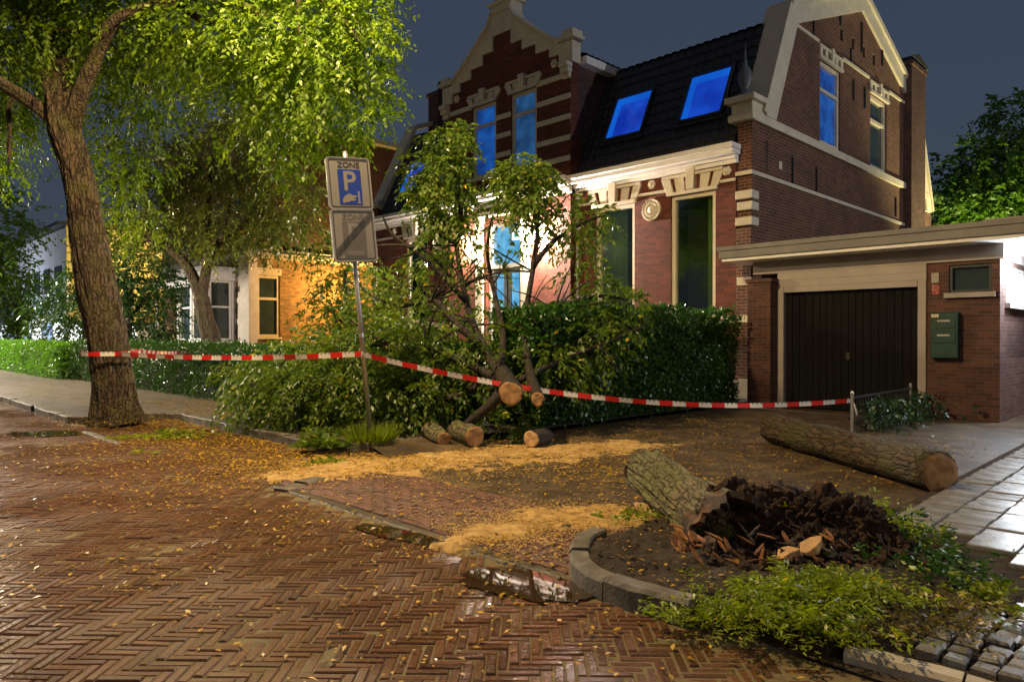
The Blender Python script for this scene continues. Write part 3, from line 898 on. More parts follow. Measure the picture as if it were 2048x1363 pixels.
# ---- window dressings on the ground floor
def hood(M, p0, p1, q, wide=0.2, h=0.42, key=True):
    c = (p0 + p1) / 2
    mb = MB()
    mb.plate([(p0 - .08, q), (p1 + .08, q), (p1 + .08, q + .075), (p0 - .08, q + .075)], [], .002, .10, M)
    mb.plate([(p0 - .12 - wide * .5, q + h), (p1 + .12 + wide * .5, q + h), (p1 + .12 + wide * .5, q + h + .075), (p0 - .12 - wide * .5, q + h + .075)], [], .002, .085, M)
    mb.build('window_hood', M_stone, house, bevel=0.006)
    n = 3
    sh = lambda t, q0, q1, w: None
    def vous(cn, w, sk, d, name='voussoir', q1=None):
        b = MB(); qq = q1 or q + h - .003
        b.plate([(cn - w / 2, q + .078), (cn + w / 2, q + .078), (cn + w * .62 + sk, qq), (cn - w * .62 + sk, qq)], [], .002, d, M)
        b.build(name, M_stone, house, bevel=0.006)
    half = (p1 - p0) / 2
    vous(p0 - .0, .20, -.12, .07); vous(p1 + .0, .20, .12, .07)
    vous(c - half * .52, .22, -.05, .05); vous(c + half * .52, .22, .05, .05)
    if key: vous(c, .20, 0, .15, 'keystone', q + h + .16)
for (a, b) in win_r + win_l:
    w = window(house, f0, a, b, 2.02, 4.98, M_glass, None, 0.1, M_stone)
    hood(f0, a, b, 4.985)
interior(house, f0, -2.1, -.88, 2.02, 4.98, .8, [(-1.24, -.98)])
interior(house, f0, -4.47, -3.19, 2.02, 4.98, .8, [(-4.37, -3.62)])
interior(house, f0, -13.05, -11.83, 2.02, 4.98, .8, [])
mb = MB()
for (x0, x1) in ((-3.06, -2.24), (-0.74, -0.36), (-5.17, -4.62), (-11.69, -10.63), (-14.84, -13.2)):
    pbox(mb, f0, x0, x1, 5.10, 5.17, .002, .06)
mb.build_parts('string_course', M_stone, house, bevel=0.006)
def disc(M, p, q, r, name, rings=True):
    mb = MB()
    prof = [(r, 0.0), (r, .05), (r * .92, .075), (r * .82, .05), (r * .74, .045), (r * .66, .065), (r * .56, .07), (r * .48, .04), (r * .40, .04), (r * .30, .07), (r * .16, .085), (.004, .09)] if rings else [(r, 0), (r, .03), (r * .85, .06), (r * .45, .05), (r * .35, .09), (.004, .1)]
    n = 28
    vs, fs = [], []
    for (rr, d) in prof:
        for k in range(n):
            a = 2 * PI * k / n
            bump = 1 + (0.10 * math.cos(6 * a) if not rings else 0)
            vs.append(M(p + rr * bump * math.cos(a), q + rr * bump * math.sin(a), d + .001))
    for i in range(len(prof) - 1):
        for k in range(n):
            fs.append((i * n + k, i * n + (k + 1) % n, (i + 1) * n + (k + 1) % n, (i + 1) * n + k))
    fs.append(tuple((len(prof) - 1) * n + k for k in range(n)))
    mb.add(vs, fs)
    mb.build(name, M_stone, house)
disc(f0, -2.65, 4.72, .28, 'round_ornament'); disc(f0, -11.2, 4.72, .28, 'round_ornament')
for x in (-0.58, -2.65, -11.15, -13.75): disc(f0, x, 5.36, .11, 'rosette', False)
# quoins
for (z, w) in ((4.66, .34), (4.4, .3), (4.05, .34), (2.68, .3)):
    mb = MB(); mb.box(-w - .02, .045, -.045, .32, z, z + .19); mb.build('quoin', M_stone, house, bevel=0.012)
for z in (4.66, 4.3, 3.9, 3.4, 2.9):
    mb = MB(); mb.box(-15.24, -14.9, -.045, .3, z, z + .19); mb.build('quoin', M_stone, house, bevel=0.012)

# ---- entrance
mb = MB()
for i in range(6):
    mb.box(-9.1 + .0, -6.7, YC - .35 - .28 * (5 - i), YC - .02, .185 * i, .185 * (i + 1) - .002)
mb.build('doorstep', M_stone, house, bevel=0.01)
mb = MB(); pbox(mb, fc, -8.65, -7.15, 1.12, 5.0, -.30, -.28)
pbox(mb, fc, -8.65, -8.55, 1.12, 5.0, -.28, -.14); pbox(mb, fc, -7.25, -7.15, 1.12, 5.0, -.28, -.14)
pbox(mb, fc, -8.545, -7.255, 4.9, 5.0, -.28, -.14); pbox(mb, fc, -8.545, -7.255, 3.62, 3.74, -.28, -.14)
fd = mb.build('door_frame', M_white, house)
g = MB(); pbox(g, fc, -8.54, -7.26, 3.745, 4.895, -.26, -.24); g.build('fanlight', M_doorblue, house)
for (a, b) in ((-8.53, -7.93), (-7.87, -7.27)):
    mb = MB(); mb.plate(rect(a, b, 1.13, 3.61), [rect(a + .13, b - .13, 2.15, 3.45)], -.27, -.21, fc)
    pbox(mb, fc, a + .12, b - .12, 1.3, 1.95, -.207, -.19)
    d = mb.build('door', surf('door_paint' + str(a), (0.05, 0.07, 0.08), 0.4, .2, 4, .05), house, bevel=.006)
    g = MB(); pbox(g, fc, a + .12, b - .12, 2.14, 3.46, -.245, -.235); g.build('pane', M_doorblue, d)
    h = MB(); h.tube([fc(b - .06 if a < -8 else a + .06, 2.0, -.20), fc(b - .06 if a < -8 else a + .06, 2.0, -.15), fc(b - .06 if a < -8 else a + .06, 2.35, -.15), fc(b - .06 if a < -8 else a + .06, 2.35, -.2)], .012, 6); h.build('handle', M_galv, d)
for x in (-8.9, -6.9):
    mb = MB(); pbox(mb, fc, x - .16, x + .16, .56, 5.05, .002, .09); pbox(mb, fc, x - .2, x + .2, 5.052, 5.2, .002, .14); pbox(mb, fc, x - .2, x + .2, 1.1, 1.3, .092, .13)
    mb.build('pilaster', M_stone, house, bevel=.01)
mb = MB(); pbox(mb, fc, -9.15, -6.65, 5.202, 5.34, .002, .2); mb.build('door_hood', M_stone, house, bevel=.01)
# lit house number sign over the door
M_num = emit('number_lamp', (0.9, 0.95, 1.0), 2.5, (1, 1, 1))
M_teal = emit('number_panel', (0.0, 0.36, 0.33), 1.1)
nl = empty('number_lamp', HO, ROT, 'small white lit lamp box with teal square over the blue lit door', 'lamp')
mb = MB(); pbox(mb, fc, -7.52, -7.16, 4.42, 4.80, -.10, -.02); mb.build('lamp_box', M_num, nl, bevel=.01)
mb = MB(); pbox(mb, fc, -7.42, -7.26, 4.48, 4.66, -.018, -.008); mb.build('lamp_panel', M_teal, nl)
# wall lanterns beside the door
def lantern(x, z, label, power):
    c = (x, YC - .26, z)
    root = empty('wall_lantern', HO, ROT, label, 'wall lamp', 'lanterns beside the front door')
    mb = MB(); pbox(mb, fc, x - .05, x + .05, z - .02, z + .28, .002, .02)
    mb.tube([(x, YC - .02, z + .2), (x, YC - .14, z + .3), (x, YC - .26, z + .26)], .012, 6)
    mb.build('bracket', M_iron, root)
    mb = MB(); mb.lathe([(.10, .19), (.11, .20), (.05, .27), (.01, .29)], c, 6)
    mb.lathe([(.05, -.09), (.07, -.07), (.07, -.06)], c, 6)
    for k in range(6):
        a = PI / 3 * k
        mb.tube([(c[0] + .065 * math.cos(a), c[1] + .065 * math.sin(a), c[2] - .06), (c[0] + .1 * math.cos(a), c[1] + .1 * math.sin(a), c[2] + .19)], .005, 4)
    mb.build('lantern_cage', M_iron, root)
    mb = MB(); mb.lathe([(.012, -.03), (.035, .0), (.045, .05), (.035, .10), (.01, .13)], c, 12)
    mb.build('bulb', emit('bulb' + str(x), (1, .85, .7), 60.0, (1, .85, .7)), root, smooth=True)
    L = bpy.data.lights.new('lantern_light', 'POINT'); L.energy = power; L.color = DOORWHITE; L.shadow_soft_size = .06
    lo = bpy.data.objects.new('lantern_light', L); COL.objects.link(lo); lo.parent = root; lo.location = (x, YC - .21, z - .15)
lantern(-6.35, 4.6, 'black wall lantern lit white on the right of the blue lit front door', 2500)
lantern(-9.45, 4.6, 'black wall lantern lit white on the left of the blue lit front door', 1000)

# ---- stepped gable above the entrance
C = -7.9
steps = [(.40, 10.72), (.86, 10.28), (1.42, 9.97), (1.95, 9.68), (2.32, 9.42), (2.7, 9.12)]
br = [(C - 2.7, 5.9), (C + 2.7, 5.9)]
rhs = []
pz = steps[-1][1]
rhs.append((2.7, steps[-1][1]))
for i in range(len(steps) - 2, -1, -1):
    rhs.append((steps[i][0], rhs[-1][1])); rhs.append((steps[i][0], steps[i][1]))
br += [(C + a, z) for a, z in rhs] + [(C - a, z) for a, z in reversed(rhs)]
gw = [(C - 1.38, C - .29), (C + .36, C + 1.42)]
mb = MB(); mb.plate(br, [rect(a, b, 6.5, 8.76) for a, b in gw], -.35, 0, fc); mb.build('gable_wall', M_brick, house)
rake = [(2.82, 9.10), (2.82, 9.68), (2.32, 9.70), (2.2, 9.79), (1.7, 10.14), (1.15, 10.55), (.60, 11.0), (.46, 11.22), (.44, 11.35)]
outer = [(C + a, z) for a, z in rake] + [(C - a, z) for a, z in reversed(rake)]
inner = [(C + a, z) for a, z in rhs] + [(C - a, z) for a, z in reversed(rhs)]
mb = MB(); mb.plate(outer + list(reversed(inner)), [], -.30, .06, fc); mb.build('gable_trim', M_stone, house)
mb = MB()
for s in (-1, 1):
    L = [(C + s * a, z) for a, z in rake[2:]]
    for i in range(len(L) - 1):
        (x0, z0), (x1, z1) = L[i], L[i + 1]
        mb.plate([(x0, z0 + .002), (x1, z1 + .002), (x1, z1 + .09), (x0, z0 + .09)], [], -.36, .16, fc)
    pbox(mb, fc, C + s * 2.58 - .34, C + s * 2.58 + .34, 9.742, 9.84, -.36, .17)
    pbox(mb, fc, C + s * 2.66 - .2, C + s * 2.66 + .2, 9.842, 10.0, -.33, .1)
mb.build_parts('gable_coping', M_stone, house)
mb = MB(); pbox(mb, fc, C - .46, C + .46, 11.36, 11.60, -.40, .10); pbox(mb, fc, C - .54, C + .54, 11.602, 11.70, -.46, .17); pbox(mb, fc, C - .32, C + .32, 11.702, 11.85, -.34, .05)
mb.build('gable_cap', M_stone, house, bevel=.015)
mb = MB(); mb.lathe([(.10, 0), (.07, .12), (.18, .26), (.2, .4), (.1, .55), (.05, .75), (.01, 1.0)], (C, YC + .16, 11.85), 10); mb.build('gable_finial', M_lead, house, smooth=True)
for (a, b) in gw:
    window(house, fc, a, b, 6.5, 8.76, M_blue2 if a > C else M_blue, 8.12, .10, M_stone)
    hood(fc, a, b, 8.765, .12, .30)
mb = MB()
for z in (8.72, 8.12, 7.55, 6.97):
    for (x0, x1) in ((C - 2.7, gw[0][0] - .003), (gw[0][1] + .003, gw[1][0] - .003), (gw[1][1] + .003, C + 2.7)):
        if z > 8.6 and x0 < C < x1: continue
        pbox(mb, fc, x0, x1, z, z + .15, -.02, .03)
for (x0, x1) in ((C - 2.7, gw[0][0] - .07), (gw[1][1] + .07, C + 2.7)): pbox(mb, fc, x0, x1, 6.4, 6.55, -.02, .03)
mb.build_parts('stone_band', M_stone, house, bevel=.008)
for s in (-1, 1):
    mb = MB(); pbox(mb, fc, C + s * 2.62 - .14, C + s * 2.62 + .14, 8.66, 8.8, .032, .12); pbox(mb, fc, C + s * 2.62 - .16, C + s * 2.62 + .16, 8.802, 8.95, .002, .2); pbox(mb, fc, C + s * 2.62 - .17, C + s * 2.62 + .17, 8.952, 9.09, .002, .26)
    mb.build('corbel', M_stone, house, bevel=.02)
    disc(fc, C + s * 2.12, 9.22, .12, 'rosette', False)
# dormer body behind the gable
mb = MB()
for (x0, x1) in ((C + 2.42, C + 2.7), (C - 2.7, C - 2.42)):
    mb.plate([(YC + .36, 5.9), (1.75, 5.9), (1.75, 9.1), (YC + .36, 9.1)], [], x0, x1, lambda p, q, d: (d, p, q))
mb.build_parts('dormer_side', M_brickdark, house)
mb = MB(); mb.box(C + 2.6, C + 2.98, YC + .36, 2.6, 9.1, 9.32); mb.box(C - 2.98, C - 2.6, YC + .36, 2.6, 9.1, 9.32); mb.build_parts('dormer_eaves', M_white, house)
# ---- tiled roofs (pantiles as relief)
def pantiles(mb, P00, P10, P01, P11, wave=0.24, course=0.34, amp=0.035):
    """corner points: 0x eaves-left..right, x1 top"""
    P00, P10, P01, P11 = map(Vector, (P00, P10, P01, P11))
    W = (P10 - P00).length; H = (P01 - P00).length
    nx = max(4, int(W / wave * 4)); nr = max(2, int(round(H / course)))
    nrm = (P10 - P00).cross(P01 - P00).normalized()
    rows = []
    for r in range(nr):
        rows.append((r / nr, amp * 0.9)); rows.append(((r + .985) / nr, 0.0))
    vs = []
    for (t, lift) in rows:
        a = P00.lerp(P01, t); b = P10.lerp(P11, t)
        for i in range(nx + 1):
            s = i / nx
            ph = s * W / wave * 2 * PI
            vs.append(a.lerp(b, s) + nrm * (lift + amp * (0.5 * math.sin(ph) + 0.25 * math.sin(2 * ph + .6))))
    fs = []
    for j in range(len(rows) - 1):
        for i in range(nx):
            k = j * (nx + 1) + i
            fs.append((k, k + 1, k + nx + 2, k + nx + 1))
    mb.add(vs, fs)
DEP = 13.6
def roof_part(name, quads):
    mb = MB()
    for q in quads: pantiles(mb, *q)
    o = mb.build(name, M_tile, house, fix=False); tag(o, kind='stuff')
roof_part('roof_tiles', [
    ((-5.2, -.05, 5.86), (-.43, -.05, 5.86), (-5.2, 1.55, 9.2), (-.43, 1.55, 9.2)),
    ((-14.78, -.05, 5.86), (-10.6, -.05, 5.86), (-14.78, 1.55, 9.2), (-10.6, 1.55, 9.2)),
    ((-10.62, 1.0, 8.0), (-5.18, 1.0, 8.0), (-10.62, 1.55, 9.2), (-5.18, 1.55, 9.2)),
    ((-14.78, 1.5, 9.19), (-.43, 1.5, 9.19), (-14.78, 6.85, 11.3), (-.43, 6.85, 11.3)),
])
mb = MB()
mb.poly([(-14.8, 6.8, 11.28), (-.4, 6.8, 11.28), (-.4, 12.2, 9.2), (-14.8, 12.2, 9.2)]); mb.poly([(-14.8, 12.2, 9.2), (-.4, 12.2, 9.2), (-.4, 13.6, 5.9), (-14.8, 13.6, 5.9)])
mb.build('rear_roof', M_tile, house, fix=False)
mb = MB(); mb.tube([(-14.8, 6.83, 11.33), (-.4, 6.83, 11.33)], .1, 8); mb.build('ridge', M_tile, house)
roof_part('dormer_tiles', [
    ((C + 2.98, YC + .3, 9.33), (C + 2.98, 6.0, 9.33), (C, YC + .3, 10.75), (C, 6.0, 10.75)),
    ((C - 2.98, 6.0, 9.33), (C - 2.98, YC + .3, 9.33), (C, 6.0, 10.75), (C, YC + .3, 10.75)),
])
# skylights lie in the steep slope
def skylight(x0, x1, z0=6.88, z1=8.12):
    sl = Vector((0, 1.6, 3.34)).normalized(); nr = Vector((0, -3.34, 1.6)).normalized()
    base = Vector((0, -.05, 5.86))
    def M(p, q, d):
        k = (q - 5.86) / sl.z
        v = base + sl * k + nr * d
        return (p, v.y, v.z)
    mb = MB(); f = .07
    mb.plate(rect(x0 - f, x1 + f, z0 - f, z1 + f), [rect(x0, x1, z0, z1)], .0, .13, M)
    mb.plate(rect(x0 - .16, x1 + .16, z0 - .16, z0 - f - .003), [], .0, .09, M)
    w = mb.build('skylight', M_dark, house, bevel=.01)
    g = MB(); g.plate(rect(x0 + .19, x1 - .002, z0 + .002, z1 - .22), [], .062, .072, M); g.build('pane', M_bluesky, w)
    g = MB(); g.plate([(x0 + .002, z0 + .002), (x0 + .185, z0 + .002), (x0 + .185, z1 - .215), (x1 - .002, z1 - .215), (x1 - .002, z1 - .002), (x0 + .002, z1 - .002)], [], .062, .074, M); g.build('reveal', M_bluerev, w)
skylight(-2.08, -.97); skylight(-4.43, -3.28); skylight(-13.97, -12.95, 6.75, 7.95)

# ---- right gable side
s0 = SD(0.0)
sw = [(3.85, 5.25), (7.6, 9.05)]
GP = [(0.36, 0), (DEP, 0), (DEP, 6.3), (11.95, 9.5), (6.85, 11.45), (1.9, 9.55), (.55, 6.6), (0.36, 6.42)]
slots = [(5.33, 9.95), (6.2, 9.95), (7.05, 9.95), (7.9, 9.95)]
mb = MB(); mb.plate(GP, [rect(a, b, 6.66, 8.86) for a, b in sw] + [rect(a - .1, a + .1, z - .17, z + .17) for a, z in slots], -.36, 0, s0)
mb.build('side_wall', M_brickside, house)
mb = MB()
for a, z in slots: pbox(mb, s0, a - .1, a + .1, z - .17, z + .17, -.3, -.2)
mb.build_parts('vent', M_black, house)
for i, (a, b) in enumerate(sw):
    window(house, s0, a, b, 6.66, 8.86, M_blue if i == 0 else M_dimpane, 8.12, .11, M_stone, sill=False)
    # lintel: cream blocks under a thin band
    c = (a + b) / 2
    mb = MB(); pbox(mb, s0, a - .12, b + .12, 9.16, 9.24, .002, .06); pbox(mb, s0, a - .1, b + .1, 8.87, 8.95, .002, .07)
    mb.build('window_hood', M_stone, house)
    for k in range(5):
        p = a + (b - a) * k / 4
        mb = MB(); pbox(mb, s0, p - .085, p + .085, 8.953, 9.158 if k != 2 else 9.3, .002, .05 if k != 2 else .1); mb.build('voussoir', M_stone, house, bevel=.006)
mb = MB()
for (a, b) in ((1.95, 3.72), (5.39, 7.46), (9.19, 11.6)): pbox(mb, s0, a, b, 9.24, 9.33, .002, .045)
pbox(mb, s0, .02, DEP - .1, 6.42, 6.62, .002, .09)
pbox(mb, s0, -.0, DEP - .1, 5.20, 5.29, .002, .05)
mb.box(-.36, .05, -.05, 0.0, 5.2, 5.29)
mb.build_parts('string_course', M_stone, house, bevel=.006)
trim_o = [(.02, 6.64), (.55, 6.64), (1.93, 9.6), (6.85, 11.55), (11.9, 9.6), (13.6, 6.0)]
trim_i = [(13.1, 6.0), (11.55, 9.28), (6.85, 11.08), (2.32, 9.30), (1.12, 6.64)]
trim_o2 = [(.55, 6.64), (1.93, 9.6), (6.85, 11.55), (11.9, 9.6), (13.6, 6.0)]
mb = MB(); mb.plate(trim_o2 + trim_i, [], .002, .08, s0); mb.build('verge_trim', M_stone, house)
mb = MB()
L = trim_o2
for i in range(len(L) - 1):
    a, b = Vector((L[i][0], L[i][1])), Vector((L[i + 1][0], L[i + 1][1]))
    n = Vector((-(b - a).y, (b - a).x)).normalized() * .16
    if i > 0: a = a + (b - a).normalized() * .003
    mb.plate([tuple(a), tuple(b), tuple(b + n), tuple(a + n)], [], -.50, .14, s0)
mb.build_parts('verge_coping', M_stone, house)
# kneeler block and finial on the front corner
mb = MB(); mb.box(-.52, .10, -.10, .5, 6.44, 6.6); mb.box(-.46, .06, -.04, .6, 6.602, 6.86); mb.box(-.58, .16, -.16, .55, 6.862, 7.0)
mb.build('kneeler', M_stone, house, bevel=.015)
mb = MB(); mb.lathe([(.16, 0), (.16, .08), (.10, .13), (.09, .22), (.15, .34), (.17, .46), (.13, .62), (.06, .72), (.03, .9), (.008, 1.25)], (-.2, .12, 7.0), 12)
mb.build('corner_finial', M_lead, house, smooth=True)
for (p, z, h) in ((.75, 5.72, .7), (2.15, 5.62, .7), (3.6, 5.62, .7), (9.9, 5.72, .6), (6.0, 9.5, .5), (6.85, 10.3, .9), (3.4, 9.55, .5), (6.2, 8.6, .6), (7.1, 8.6, .6), (5.2, 10.4, .5), (8.6, 10.2, .5)):
    mb = MB(); pbox(mb, s0, p - .03, p + .03, z - h / 2, z + h / 2, .001, .04); mb.build('wall_anchor', M_iron, house)
for (p, z) in ((1.5, 5.65), (6.9, 4.35)):
    mb = MB(); pbox(mb, s0, p - .08, p + .08, z - .09, z + .09, .001, .012); mb.build('air_grille', M_stone, house)
mb = MB(); pbox(mb, s0, 8.6, 9.6, 3.5, 3.9, .001, .05); mb.build('wall_panel', M_stone, house)
# chimney on the side wall, chimney on the far gable
mb = MB(); mb.box(.003, .25, 10.7, 12.2, 2.0, 9.3); mb.box(-.4, .25, 10.7, 12.2, 9.302, 10.5); mb.box(-.46, .31, 10.62, 12.28, 10.502, 10.62)
ch = mb.build('chimney', M_brickdark, house)
mb = MB(); mb.box(-.34, .2, 10.8, 12.1, 10.622, 10.74); mb.plate([(10.62, 10.742), (12.5, 10.742), (11.3, 11.0)], [], -.42, .3, lambda p, q, d: (d, p, q)); mb.build('chimney_cap', M_chimcap, ch)
mb = MB(); mb.box(-15.0, -14.4, 2.5, 3.3, 8.6, 11.1); mb.box(-15.06, -14.34, 2.44, 3.36, 11.102, 11.24)
ch2 = mb.build('chimney', M_brickdark, house)
mb = MB(); mb.lathe([(.14, 0), (.12, .3), (.16, .34), (.1, .5)], (-14.7, 2.9, 11.24), 10); mb.build('chimney_pot', M_chimcap, ch2)
# far gable parapet (left end) and rear wall
mb = MB()
sL = lambda p, q, d: (-15.2 - d, p, q)
mb.plate([(0.4, 0), (DEP, 0), (DEP, 6.3), (11.95, 9.5), (6.85, 11.4), (1.9, 9.5), (.45, 6.4)], [], -.36, 0, sL); mb.build('side_wall', M_brickdark, house)
mb = MB()
LL = [(.1, 6.3), (1.75, 9.65), (6.85, 11.6)]
for i in range(2):
    a, b = Vector(LL[i]), Vector(LL[i + 1]); n = Vector((-(b - a).y, (b - a).x)).normalized() * .16
    if i > 0: a = a + (b - a).normalized() * .003
    mb.plate([tuple(a), tuple(b), tuple(b + n), tuple(a + n)], [], -.48, .1, sL)
mb.box(-15.3, -14.72, -.1, .5, 6.43, 6.62)
mb.build_parts('verge_coping', M_stone, house)
mb = MB(); mb.box(-15.19, -.01, DEP, DEP + .3, 0, 6.3); mb.build('rear_wall', M_brickdark, house)
# drain pipe at the inner corner
mb = MB(); mb.tube([(-5.02, -.10, 5.48), (-5.02, -.10, .6)], .045, 8)
for z in (1.5, 3.2, 4.8): mb.box(-5.08, -4.96, -.16, -.002, z, z + .04)
mb.build('drain_pipe', M_galv, house)

# ================================================================== GARAGE
GO = SF(7.3, 14.7)
gar = empty('garage', GO, ROT, 'low brick garage with flat pale roof and black plank door', 'garage')
g0 = FR(0.0)
mb = MB(); mb.box(0, .52, -.35, .3, 0, 2.66); mb.box(-.03, .55, -.38, .33, 2.662, 2.74); mb.build('brick_pier', M_brickgar, gar, bevel=.006)
mb = MB(); mb.plate(rect(3.36, 4.5, 0, 2.86), [rect(3.72, 4.38, 2.30, 2.80)], -.3, 0, g0); mb.build('front_wall', M_brickgar, gar)
window(gar, g0, 3.72, 4.38, 2.30, 2.80, M_dimpane, None, .05, M_dark, recess=.08, sillmat=M_garwhite)
gs = SD(4.5)
mb = MB(); mb.plate(rect(.3, 7.0, 0, 2.86), [rect(.5, 4.5, 2.12, 2.78)], -.3, 0, gs); mb.build('side_wall', M_brickgar, gar)
M_coldpane = emit('cold_lit_pane', (0.62, 0.62, 0.55), 0.6, (0.8, 0.8, 0.74), 2.0, .2)
for k in range(8):
    window(gar, gs, .5 + k * .5, 1.0 + k * .5, 2.12, 2.78, M_coldpane, None, .05, M_white, sill=False, recess=.06)
mb = MB(); pbox(mb, gs, .4, 4.6, 2.02, 2.117, .002, .08); mb.build('sill', M_white, gar)
mb = MB(); mb.box(.52, 3.36, .26, .3, 0, 2.5); mb.box(0, 4.2, 6.7, 7.0, 0, 2.86); mb.box(-.2, 0.0, .31, 7.0, 0, 2.86); mb.build('rear_wall', M_brickgar, gar)
# door: vertical planks in a pale frame
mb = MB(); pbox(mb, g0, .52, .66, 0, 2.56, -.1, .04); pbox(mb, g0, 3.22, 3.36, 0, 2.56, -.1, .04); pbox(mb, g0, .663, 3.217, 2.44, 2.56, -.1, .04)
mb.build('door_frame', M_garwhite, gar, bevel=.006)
gd = MB(); pbox(gd, g0, .66, 3.22, .03, 2.44, -.16, -.12); gd = gd.build('garage_door', M_timber, gar)
n = 18
for k in range(n):
    a = .665 + (2.55 / n) * k; b = a + 2.55 / n - .008
    mb = MB(); pbox(mb, g0, a, b, .03, 2.435, -.118, -.085 + random.uniform(-.003, .003)); mb.build('plank', M_timber, gd, bevel=.003)
mb = MB(); pbox(mb, g0, 1.9, 1.98, 1.05, 1.2, -.09, -.05); mb.build('handle', M_iron, gd)
mb = MB(); pbox(mb, g0, -.15, 4.52, 2.563, 2.86, -.1, .05) if False else pbox(mb, g0, .53, 3.36, 2.563, 2.7, -.2, .03)
pbox(mb, g0, -.02, 4.56, 2.863, 3.13, -.3, .045); pbox(mb, g0, .53, 3.36, 2.703, 2.86, -.25, .035)
pbox(mb, SD(4.5), .3, 7.0, 2.863, 3.13, -.3, .045)
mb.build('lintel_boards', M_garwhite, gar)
mb = MB(); mb.box(-.45, 5.0, -.62, 7.3, 3.132, 3.20); mb.build('soffit', M_white, gar)
mb = MB(); mb.box(-.5, 5.05, -.67, 7.35, 3.202, 3.42); mb.box(-.53, 5.08, -.70, 7.38, 3.36, 3.45)
mb.build('roof', surf('roof_fascia', (0.19, 0.18, 0.165), .6, .25, 2, .1), gar)
mb = MB(); mb.box(4.05, 9.0, 1.6, 9.0, 3.452, 3.52); mb.box(3.95, 9.1, 1.5, 9.1, 3.522, 3.78); mb.build('upper_roof', M_garwhite, gar)
# lower annex that continues to the right under the cold lamp
mb = MB(); mb.box(4.53, 8.6, 3.2, 8.5, 0, 2.0); mb.build('annex_wall', M_brickgar, gar)
cab = empty('meter_cabinet', GO, ROT, 'dark green letter box cabinet on the brick wall right of the garage door', 'cabinet')
Mcab = surf('cabinet_green', (0.012, 0.045, 0.035), .4, .3, 5, .05)
mb = MB(); pbox(mb, g0, 3.46, 3.9, 1.12, 1.95, .002, .16); mb.build('cabinet_body', Mcab, cab, bevel=.015)
for z in (1.66, 1.40):
    mb = MB(); pbox(mb, g0, 3.5, 3.86, z, z + .2, .162, .175); f = mb.build('flap', Mcab, cab, bevel=.006)
    mb = MB(); pbox(mb, g0, 3.58, 3.78, z + .12, z + .15, .177, .185); mb.build('slot', M_galv, f)
mb = MB(); pbox(mb, g0, 3.48, 3.6, 1.86, 1.92, .162, .168); mb.build('name_plate', surf('paper', (.6, .5, .35), .6, .1, 5, 0), cab)
ns = empty('house_number_sign', GO, ROT, 'small pale and red number tiles beside the garage door frame', 'sign')
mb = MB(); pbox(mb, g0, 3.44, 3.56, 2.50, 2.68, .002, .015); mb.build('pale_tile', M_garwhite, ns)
mb = MB(); pbox(mb, g0, 3.45, 3.57, 2.28, 2.46, .002, .015); mb.build('red_tile', surf('faded_red', (.35, .06, .05), .6, .5, 20, 0, col2=(.5, .4, .36)), ns)
# ================================================================== NEIGHBOURING BUILDINGS
NO = SF(33.4, 15.2)
nb = empty('neighbour_house', NO, ROT, 'tall neighbouring villa with white bay window and orange lit side wall', 'house')
n0 = SD(0.0); nf = FR(0.0)
mb = MB(); mb.plate([(0, 0), (11, 0), (11, 12.1), (0, 12.1)], [rect(.35, 1.55, 1.5, 4.55), rect(4.9, 6.3, 9.2, 11.3)], -.35, 0, n0); mb.build('side_wall', M_brickneigh, nb)
mb = MB(); mb.plate(rect(0.5, 11, 5.6, 12.05), [rect(4.9, 6.3, 9.2, 11.3)], .003, .06, n0); mb.build('upper_side_wall', M_brickdark, nb)
mb = MB(); mb.plate(rect(-12, 0, 0, 12.1), [rect(-2.2, -.9, 6.3, 8.6), rect(-4.6, -3.3, 6.3, 8.6), rect(-9.5, -8.2, 6.3, 8.6)], -.35, 0, nf); mb.build('front_wall', M_brickneigh, nb)
Mpil = surf('plaster', (.55, .47, .38), .7, .15, 2, .1)
mb = MB(); pbox(mb, n0, -.04, .32, 0, 5.35, .003, .12); pbox(mb, nf, -1.1, .12, 0, 5.35, .04, .12); mb.build('corner_pilaster', Mpil, nb, bevel=.01)
for k in range(9):
    mb = MB(); pbox(mb, nf, -1.5, -1.12, .6 + k * .52, .6 + k * .52 + .26, .003, .08); mb.build('quoin', Mpil if k % 2 else M_brickdark, nb)
mb = MB(); pbox(mb, n0, -.2, 11, 5.36, 5.62, .003, .42); pbox(mb, nf, -12, .42, 5.36, 5.62, .003, .42); pbox(mb, n0, -.2, 11, 5.622, 5.8, .003, .3); mb.build('cornice', Mpil, nb)
mb = MB(); pbox(mb, n0, -.5, 11.2, 12.1, 12.35, -.3, .55); pbox(mb, nf, -12.2, .55, 12.1, 12.35, -.3, .55); mb.build('eaves', surf('eaves_paint', (.42, .46, .36), .6, .1, 3, 0), nb)
mb = MB(); pbox(mb, n0, 0, 11, .0, .95, .003, .06); mb.build('plinth', Mpil, nb)
window(nb, n0, .35, 1.55, 1.5, 4.55, M_dimpane, 3.4, .14, Mpil)
window(nb, n0, 4.9, 6.3, 9.2, 11.3, M_dimpane, None, .12, M_white, mullion=True, recess=.02)
mb = MB(); pbox(mb, n0, .3, 1.6, 4.56, 4.9, .003, .07); pbox(mb, n0, .82, 1.1, 4.902, 5.3, .003, .1); mb.build('lintel', Mpil, nb)
for a in (-2.2, -4.6, -9.5): window(nb, nf, a, a + 1.3, 6.3, 8.6, M_dimpane, 7.9, .1, M_white)
